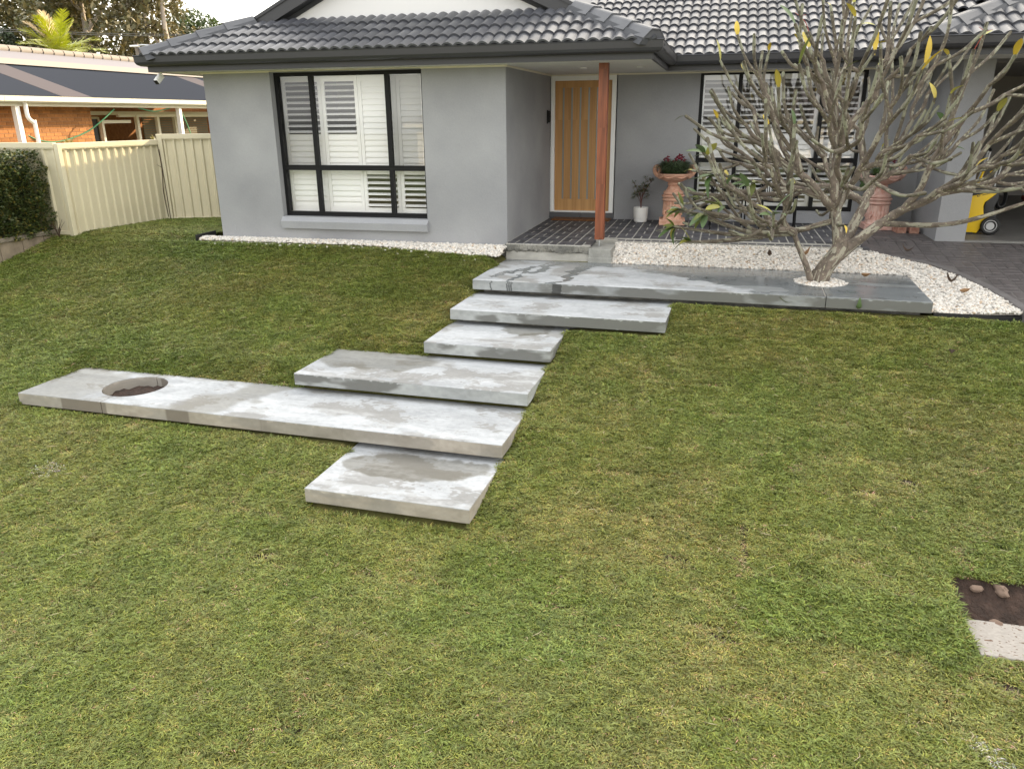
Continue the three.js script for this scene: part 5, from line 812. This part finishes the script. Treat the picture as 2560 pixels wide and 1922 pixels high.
// ---------------------------------------------------------------- things on the porch
{
  const dm = obj('door_mat', rbx(-.60, .36, .031, .052, -2.74, -2.43, .006), M.mat); tag(dm, 'brown patterned coir mat in front of the timber door', 'mat');
  { const uv = dm.geometry.attributes.uv, p = dm.geometry.attributes.position; for (let i = 0; i < uv.count; i++) uv.setXY(i, p.getX(i) + .60, p.getZ(i) + 2.74); }
  // terracotta urn on a fluted pedestal
  function fluted(r0, r1, y0, y1, n = 20) { const P = [], N = n * 4, R_ = (k, y) => { const t = (y - y0) / (y1 - y0), r = lerp(r0, r1, t); return r * (1 - .07 * Math.pow(Math.abs(Math.sin(k / N * n * Math.PI)), .6)); }; const q = []; for (let k = 0; k < N; k++) { const a = k / N * 6.2832, b = (k + 1) / N * 6.2832; q.push([[Math.cos(a) * R_(k, y0), y0, Math.sin(a) * R_(k, y0)], [Math.cos(b) * R_(k + 1, y0), y0, Math.sin(b) * R_(k + 1, y0)], [Math.cos(b) * R_(k + 1, y1), y1, Math.sin(b) * R_(k + 1, y1)], [Math.cos(a) * R_(k, y1), y1, Math.sin(a) * R_(k, y1)]]); } return toCreasedNormals(quadList(q), .9); }
  function pedestal(label, p, m) {
    const t = thing('pedestal', label, 'pedestal', p, .06); t.scale.y = .83;
    obj('base_block', [rbx(-.20, .20, 0, .105, -.20, .20, .012), (() => { const g = new THREE.CylinderGeometry(.155, .185, .10, 4, 1); g.rotateY(Math.PI / 4); g.scale(1.12, 1, 1.12); g.translate(0, .155, 0); return boxUV(g); })()], m, t);
    obj('fluted_column', fluted(.155, .148, .17, .43), m, t);
    for (const a of [0, 1, 2, 3]) { const g = new THREE.TorusGeometry(.035, .018, 6, 12), an = a * Math.PI / 2 + Math.PI / 4; g.rotateY(-an); g.translate(Math.cos(an) * .155, .22, Math.sin(an) * .155); obj('scroll', boxUV(g), m, t); }
    obj('capital', lathe([[0, .43], [.15, .43], [.165, .445], [.165, .465], [.152, .475], [.152, .495], [.172, .51], [.178, .53], [.165, .545], [0, .545]], 36), m, t); return t;
  }
  function urn(label, p, m) {
    const t = thing('urn', label, 'urn', p, .1); t.scale.y = .80;
    obj('foot', [lathe([[0, 0], [.15, 0], [.155, .03], [.15, .065], [.13, .075], [.10, .10]], 32), fluted(.118, .075, .085, .185, 14), lathe([[.07, .18], [.095, .19], [.098, .21], [.085, .225], [.09, .235]], 32)], m, t);
    const prof = [[.06, .225], [.12, .25], [.19, .29], [.245, .345], [.262, .385], [.262, .405], [.250, .41], [.235, .40], [.235, .36], [.0, .34]], bg = lathe(prof, 64), bp = bg.attributes.position;
    for (let i = 0; i < bp.count; i++) { const x = bp.getX(i), y = bp.getY(i), z = bp.getZ(i), a = Math.atan2(z, x), k = 1 + .025 * Math.abs(Math.sin(a * 5)) * sstep(.24, .34, y) * sstep(.42, .38, y); bp.setXYZ(i, x * k, y, z * k); } bg.computeVertexNormals(); obj('bowl', bg, m, t);
    for (const s of [-1, 1]) obj('handle', tube([V(s * .20, .31, 0), V(s * .265, .38, 0), V(s * .30, .46, 0), V(s * .285, .53, 0), V(s * .235, .53, 0), V(s * .22, .48, 0), V(s * .235, .41, 0)], [.03, .04, .036, .034, .034, .034, .02], 10, { steps: 4 }), m, t);
    obj('garland', (() => { const g = []; for (let i = 0; i < 8; i++) { const a0 = i / 8 * 6.283, pts = []; for (let k = 0; k <= 6; k++) { const a = a0 + k / 6 * .785, y = .375 - .045 * Math.sin(k / 6 * Math.PI), r = .262 * (1 - (.385 - y) * 1.1); pts.push(V(Math.cos(a) * r, y, Math.sin(a) * r)); } g.push(tube(pts, pts.map((_, k) => .006 + .008 * Math.sin(k / 6 * Math.PI)), 6, { steps: 2 })); } return g; })(), m, t); return t;
  }
  const up = [1.37, .03, -2.36], up2 = [4.36, .03, -2.36];
  pedestal('fluted orange terracotta pedestal by the porch wall', up, M.terracotta); urn('orange terracotta urn with scroll handles holding dark red flowers', [up[0], .481, up[2]], M.terracotta);
  pedestal('pale pink fluted pedestal half hidden behind the tree trunk', up2, M.terracottaPale); urn('pale pink urn behind the branches next to the garage pillar', [up2[0], .481, up2[2]], M.terracottaPale);
  // flowers in the urn
  function planting(name, label, p, n, h, spread, cols, flowers) {
    const t = thing(name, label, 'plant', p), q = rng(n), P = [], C = [];
    for (let i = 0; i < n; i++) { const a = q() * 6.283, r = Math.sqrt(q()) * spread * .55, l = h * (.5 + .6 * q()), out = spread * (.2 + .8 * q()), b = V(Math.cos(a) * r, 0, Math.sin(a) * r), m = b.clone().add(V(Math.cos(a) * out * .3, l * .75, Math.sin(a) * out * .3)), e = b.clone().add(V(Math.cos(a) * out, l * (.95 - .6 * q()), Math.sin(a) * out)), w = V(-Math.sin(a), 0, Math.cos(a)).multiplyScalar(.0045), c = cols[Math.floor(q() * cols.length)], k = .7 + .6 * q();
      for (const v of [b.clone().sub(w), b.clone().add(w), m.clone().add(w), b.clone().sub(w), m.clone().add(w), m.clone().sub(w), m.clone().sub(w), m.clone().add(w), e]) { P.push(v.x, v.y, v.z); C.push(c[0] * k, c[1] * k, c[2] * k); } }
    const g = tris(P); g.setAttribute('color', new THREE.Float32BufferAttribute(C, 3)); obj('foliage', g, leafMatV(.2, .5), t);
    flowers.forEach(([x, y, z, s]) => { const b = []; for (let i = 0; i < 9; i++) { const a = i * 2.4, f = new THREE.SphereGeometry(.014 * s, 7, 5); f.scale(1.3, .6, 1); f.rotateZ(a); f.translate(x + Math.cos(a) * .02 * s * (i / 9 + .3), y + (i % 3) * .014 * s, z + Math.sin(a) * .02 * s); b.push(boxUV(f)); } obj('flower', b, mat(lin(.13, .006, .018), .6), t); obj('stem', tube([V(x * .4, 0, z * .4), V(x * .8, y * .6, z * .8), V(x, y, z)], [.003, .003, .002], 4, { steps: 2 }), M.leafGreen[0], t); });
  }
  planting('flowering_plant', 'dark red flowers and grassy leaves growing in the orange urn', [up[0], .765, up[2]], 2200, .27, .30, [[.06, .10, .035], [.09, .13, .06], [.045, .075, .03]], [[.06, .27, .05, 1.5], [.10, .25, .06, 1.2], [.02, .245, .08, 1.1], [-.12, .255, .05, 1.1], [-.16, .235, .02, .9], [-.10, .225, .1, .9], [.14, .22, .04, .9], [-.02, .21, .1, .7]]);
  planting('leafy_plant', 'green leafy plant in the pale urn behind the branches', [up2[0], .765, up2[2]], 420, .18, .24, [[.07, .13, .03], [.10, .16, .05]], [[.12, .22, .05, .9]]);
  // white pot and its little shrub
  const wp = thing('white_pot', 'small white cylinder pot with saucer on the dark paving', 'pot', [.86, .031, -2.53]);
  obj('saucer', lathe([[0, 0], [.098, 0], [.104, .008], [.104, .04], [.098, .046], [.09, .03], [0, .02]], 40), M.potWhite, wp); obj('pot', lathe([[0, .03], [.095, .03], [.10, .045], [.113, .06], [.117, .225], [.113, .232], [.106, .228], [.104, .20], [0, .20]], 40), M.potWhite, wp);
  const ps = thing('potted_shrub', 'thin fern-leaved shrub with reddish stems in the white pot', 'plant', [.86, .235, -2.53]); const q = rng(31), tips = []; const st = [];
  for (let i = 0; i < 9; i++) { const a = i * 2.4, r = .06 + .11 * q(), h = .24 + .26 * q(), e = V(Math.cos(a) * r + .02, h, Math.sin(a) * r * .8); st.push(tube([V(.0, -.02, 0), V(Math.cos(a) * .02, h * .45, Math.sin(a) * .02), e], [.007, .005, .002], 5, { steps: 3 })); tips.push(e, V(Math.cos(a) * r * .7, h * .8, Math.sin(a) * r * .6), V(Math.cos(a + 1) * r * .9, h * .65, Math.sin(a + 1) * r * .7)); }
  obj('stem', st, mat(lin(.14, .06, .05), .8), ps);
  { const P = [], C = []; for (const e of tips) for (let k = 0; k < 34; k++) { const a = q() * 6.28, t = (q() - .35) * 1.4, l = .03 + .035 * q(), d = V(Math.cos(a) * Math.cos(t), Math.sin(t), Math.sin(a) * Math.cos(t)), b = e.clone().addScaledVector(d, .01), w = V(-Math.sin(a), .3, Math.cos(a)).multiplyScalar(.005), T = b.clone().addScaledVector(d, l), m = b.clone().addScaledVector(d, l * .5), c = q() < .25 ? [.17, .12, .03] : q() < .12 ? [.16, .05, .04] : [.06, .10, .03]; for (const v of [b, m.clone().add(w), T, b, T, m.clone().sub(w)]) { P.push(v.x, v.y, v.z); C.push(...c); } } const g = tris(P); g.setAttribute('color', new THREE.Float32BufferAttribute(C, 3)); obj('foliage', g, leafMatV(.2, .5), ps); }
  // trailing ivy by the second pedestal
  { const iv = thing('ivy', 'trailing green ivy hanging between the window and pale pedestal', 'plant', [4.14, .35, -2.62]); const P = []; for (let i = 0; i < 16; i++) { const x = rr(-.06, .12), y = rr(0, .55), s = .05 + .02 * q(), z = rr(0, .1), a = rr(-.6, .6); for (let k = 0; k < 5; k++) { const b = a + k / 5 * 6.28, c = a + (k + 1) / 5 * 6.28; P.push(x, y, z + .012, x + Math.cos(b) * s, y + Math.sin(b) * s, z, x + Math.cos(b + .63) * s * .62, y + Math.sin(b + .63) * s * .62, z + .006, x, y, z + .012, x + Math.cos(b + .63) * s * .62, y + Math.sin(b + .63) * s * .62, z + .006, x + Math.cos(c) * s, y + Math.sin(c) * s, z); } } obj('leaves', tris(P), leafMat(.06, .13, .03, .2), iv); obj('vine', tube([V(.1, .6, .02), V(.04, .3, .04), V(.02, .0, .03)], [.005, .004, .003], 5), M.leafBrown, iv); }
  // two black rope chairs under the window
  function chair(label, x, z, turn) {
    const t = thing('rope_chair', label, 'chair', [x, .03, z], turn, 'black chairs under the porch window');
    for (const [a, b] of [[-.25, .27], [.25, .27], [-.24, -.29], [.24, -.29]]) obj('leg', tube([V(a, 0, b), V(a * .96, .25, b * .92), V(a * .95, .62 - (b > 0 ? .02 : 0), b * .86)], [.011, .012, .011], 8, { steps: 2 }), M.black, t);
    obj('arm_rail', tube([V(-.24, .60, .25), V(-.27, .63, .05), V(-.25, .66, -.22), V(0, .70, -.31), V(.25, .66, -.22), V(.27, .63, .05), V(.24, .60, .25)], [.013, .013, .013, .013, .013, .013, .013], 8, { steps: 5 }), M.black, t);
    const se = new THREE.CylinderGeometry(.25, .24, .04, 28); se.scale(1, 1, 1.02); se.translate(0, .43, -.01); obj('seat', boxUV(se), M.darkPlastic, t);
    obj('seat_ring', rod([-.25, .33, .25], [.25, .33, .25], .009), M.black, t);
    for (let i = 0; i < 21; i++) { const a = Math.PI * (1 + i / 20), c = V(Math.cos(a) * .265, .665 + .035 * Math.sin(-a), Math.sin(a) * .30 + .02); obj('back_rope', tube([V(Math.cos(a) * .245, .44, Math.sin(a) * .24), c], [.006, .006], 5, { steps: 1 }), M.black, t); }
  }
  chair('black rope-backed chair standing close to the terracotta urn', 2.20, -2.06, .05); chair('black rope-backed chair standing farther from the urn behind the tree', 2.93, -2.0, -.06);
  // two old bricks
  [[4.62, -2.02, .12, 'old reddish brick lying by the wall, nearer the pale pedestal'], [4.80, -2.0, -.05, 'old brick with mortar stains lying by the garage pillar']].forEach(([x, z, r, l]) => { const o = obj('loose_brick', rbx(-.062, .062, 0, .105, -.115, .115, .006), M.oldBrick); o.position.set(x, .031, z); o.rotation.y = r; tag(o, l, 'brick'); });
  // security camera under the eave
  const p = onZ(401, 190, .2), sc = thing('security_camera', 'small white security camera hanging under the eave corner', 'camera', [p.x, p.y, p.z], -.5);
  obj('bracket', tube([V(.03, 2.285 - p.y, 0), V(.03, .05, 0), V(.01, .0, 0)], [.012, .012, .014], 7, { steps: 2 }), M.white, sc); obj('body', (() => { const g = new RoundedBoxGeometry(.075, .075, .15, 3, .018); g.rotateX(.75); g.rotateY(.3); g.translate(0, -.035, .03); return boxUV(g); })(), M.white, sc); obj('lens_face', (() => { const g = new RoundedBoxGeometry(.066, .066, .012, 2, .005); g.translate(0, 0, .074); g.rotateX(.75); g.rotateY(.3); g.translate(0, -.035, .03); return boxUV(g); })(), M.black, sc);
}
// ---------------------------------------------------------------- pressure washer in the garage opening
{
  const t = thing('pressure_washer', 'yellow and black upright pressure washer standing in the open garage', 'pressure washer', [5.62, .047, -2.02], -.12);
  const ext = (pts, d, b = .012) => { const s = new THREE.Shape(pts.map((p) => new THREE.Vector2(...p))), g = new THREE.ExtrudeGeometry(s, { depth: d, bevelEnabled: true, bevelSize: b, bevelThickness: b, bevelSegments: 3 }); g.translate(0, 0, -d / 2); return toCreasedNormals(prep(g), .6); };
  obj('yellow_shell', ext([[-.16, .03], [-.02, .03], [.02, .12], [.12, .22], [.02, .27], [.0, .38], [.01, .44], [.13, .56], [.13, .60], [-.02, .54], [-.17, .50]], .24), M.yellow, t);
  obj('black_body', ext([[.10, .20], [.15, .19], [.19, .22], [.13, .36], [.17, .50], [.16, .57], [.10, .52], [.04, .43], [.03, .30]], .22), M.darkPlastic, t);
  obj('top_deck', ext([[-.16, .51], [.15, .59], [.15, .63], [-.02, .66], [-.16, .60]], .22), M.darkPlastic, t);
  for (const s of [-1, 1]) { const w = sub('wheel', t); const tyre = new THREE.TorusGeometry(.098, .026, 10, 32); tyre.translate(.13, .124, s * .16); obj('tyre', boxUV(tyre), M.rubber, w); const hub = new THREE.CylinderGeometry(.085, .085, .03, 28); hub.rotateX(Math.PI / 2); hub.translate(.13, .124, s * .16); obj('hub', boxUV(hub), M.rubber, w); const rim = new THREE.TorusGeometry(.076, .006, 6, 30); rim.translate(.13, .124, s * .178); obj('rim', boxUV(rim), M.greyPlastic, w); const cap = new THREE.CylinderGeometry(.05, .056, .02, 24); cap.rotateX(Math.PI / 2); cap.translate(.125, .122, s * .18); obj('hub_cap', boxUV(cap), M.greyPlastic, w); }
  for (const s of [-1, 1]) obj('handle_tube', tube([V(-.10, .55, s * .09), V(-.06, .85, s * .09), V(-.02, 1.12, s * .09)], [.016, .015, .015], 8), M.greyPlastic, t);
  obj('handle_grip', tube([V(-.02, 1.12, -.1), V(-.02, 1.14, 0), V(-.02, 1.12, .1)], [.018, .018, .018], 8), M.darkPlastic, t);
  obj('cable_coil', (() => { const g = []; for (let i = 0; i < 5; i++) { const a = new THREE.TorusGeometry(.085 + .004 * (i % 2), .012, 6, 24); a.scale(.62, 1.45, 1); a.translate(.215 + i * .004, .48 + i * .004, -.03 + i * .022); g.push(boxUV(a)); } return g; })(), M.rubber, t);
  obj('spray_lance', [tube([V(.10, .58, .08), V(.15, .95, .07), V(.19, 1.25, .06)], [.010, .010, .010], 8), tube([V(.06, .62, .1), V(.11, .95, .1)], [.012, .012], 8)], M.greyPlastic, t);
  obj('lance_grip', tube([V(.16, 1.0, .07), V(.21, 1.28, .05)], [.03, .034], 10, { steps: 1 }), M.darkPlastic, t);
  obj('yellow_bracket', [tube([V(-.10, .66, .10), V(-.075, .80, .11), V(-.05, .90, .11)], [.018, .016, .014], 8), tube([V(.02, .83, .10), V(.09, .88, .10)], [.014, .014], 8)], M.yellow, t);
  obj('foot', rbx(-.18, -.06, .0, .05, -.13, .13, .01), M.darkPlastic, t);
  const font = await new FontLoader().loadAsync('fonts/droid/droid_sans_bold.typeface.json');
  const tx = (s, size, x, y, rot) => { const g = new TextGeometry(s, { font, size, depth: .002, curveSegments: 3 }); g.rotateZ(rot); g.translate(x, y, .133); return boxUV(g); };
  obj('lettering', [tx('K7', .026, -.085, .502, .33), tx('PREMIUM POWER', .0105, -.03, .524, .33)], M.darkPlastic, t);
  // garage bits at the back
  const g2 = obj('storage_box', rbx(6.5, 7.1, .046, .62, -7.7, -7.2, .02), M.floorWood); tag(g2, 'dark storage tub against the garage back wall', 'box');
  const rs = obj('red_tool', [rbx(7.75, 8.02, .046, .13, -7.1, -6.9, .03, 2), rbx(7.8, 7.9, .12, .2, -7.06, -6.96, .02, 2)], mat(lin(.25, .015, .02), .5)); tag(rs, 'red tool lying on the garage floor near the inner door', 'tool');
}
// ---------------------------------------------------------------- fallen leaves and dry bits
{
  const curl = (L, W, c, s) => { const P = [], n = 6, row = (i) => { const t = i / n, w = W * Math.sin(Math.PI * (t * .9 + .07)), x = L * (t - .5), y = c * Math.pow(t - .5, 2) * L * 3; return [[x, y + w * s, -w], [x, y, 0], [x, y + w * s, w]]; }; for (let i = 0; i < n; i++) { const a = row(i), b = row(i + 1); for (const k of [0, 1]) P.push(...a[k], ...b[k], ...b[k + 1], ...a[k], ...b[k + 1], ...a[k + 1]); } return toCreasedNormals(tris(P), 1.2); };
  const G = [curl(.20, .03, .5, .9), curl(.15, .028, .9, .7), curl(.11, .03, .4, 1.2)];
  const L = [[2.74, -.06, -.02, 0, 1.4, 'dark curled leaf standing on the pebbles behind the long slab', 0], [3.18, -.06, -.2, 1, .8, 'tan crescent leaf on the pebbles behind the tree stem', 1], [3.80, .0, -.56, 0, 2.9, 'long dark leaf at the pebble edge behind the tree trunk', 0], [4.40, .0, -.35, 0, 2.7, 'olive brown curled leaf at the curve of the pebble bed', 1], [4.66, -.16, .75, 0, .5, 'black curled leaf on the pebbles beside the driveway edge', 1], [4.72, -.2, 1.1, 1, .2, 'ginger brown leaf on the pebbles near the lawn end', 2], [3.80, -.17, .55, 1, .3, 'tan leaf scrap on the wet end of the long slab', 2], [4.29, -.50, 2.53, 2, 1.2, 'dark cup-shaped dead leaf resting on the grass', 2], [3.58, -.31, 1.66, 1, 1.5, 'grey-green leaf standing against the front of the long slab', 1, 1]];
  L.forEach(([x, y, z, d, a, l, g, gr]) => { const o = obj('fallen_leaf', G[g], gr ? M.leafGreen[1] : d === 2 ? mat(lin(.10, .07, .06), .9) : d === 1 ? M.leafTan : M.leafBrown); o.position.set(x, y + .015, z); o.rotation.set(rr(-.3, .3), a, rr(-.3, .3)); tag(o, l, 'leaf', 'fallen leaves'); });
  const gl = obj('fallen_leaf', G[0], M.leafGreen[2]); gl.position.set(2.88, -.285, 1.60); gl.rotation.set(.2, .1, 0); tag(gl, 'lime green leaf lying on the grass at the foot of the long slab', 'leaf', 'fallen leaves');
  const pl = obj('petal', (() => { const g = new THREE.SphereGeometry(.018, 8, 6); g.scale(1.2, .5, 1); return boxUV(g); })(), mat(lin(.55, .28, .28), .7)); const pp = onY(1960 + 1385 / 3.687, 600 + 180 / 3.687, DR(.0) + .03); pl.position.copy(pp); tag(pl, 'pink and white petal lying on the dark driveway paving', 'petal');
  // dry straw runners scattered through the turf
  const q = rng(61), g = []; for (let i = 0; i < 420; i++) { const x = lerp(-6, 5, q()), z = lerp(1.8, 8.4, Math.pow(q(), .8)), [a, b] = toSlab(x, z); if (slabs.some(([x0, x1, z0, z1]) => a > x0 - .05 && a < x1 + .05 && b > z0 - .05 && b < z1 + .05) || (x > 3.6 && z > 5.2 && z < 6.1)) continue; const an = q() * 6.28, l = .03 + .06 * q(), y = H(x, z) + .018; g.push(tube([V(x, y, z), V(x + Math.cos(an) * l * .5, y + .012, z + Math.sin(an) * l * .5), V(x + Math.cos(an + .4) * l, y + .004, z + Math.sin(an + .4) * l)], [.0018, .0022, .001], 4, { steps: 2, cap: false })); }
  const o = obj('dry_runners', g, mat(lin(.50, .42, .27), .9)); o.userData = { kind: 'stuff', label: 'dry straw-coloured grass runners scattered through the turf', category: 'straw' };
}
renderer.render(scene, camera);
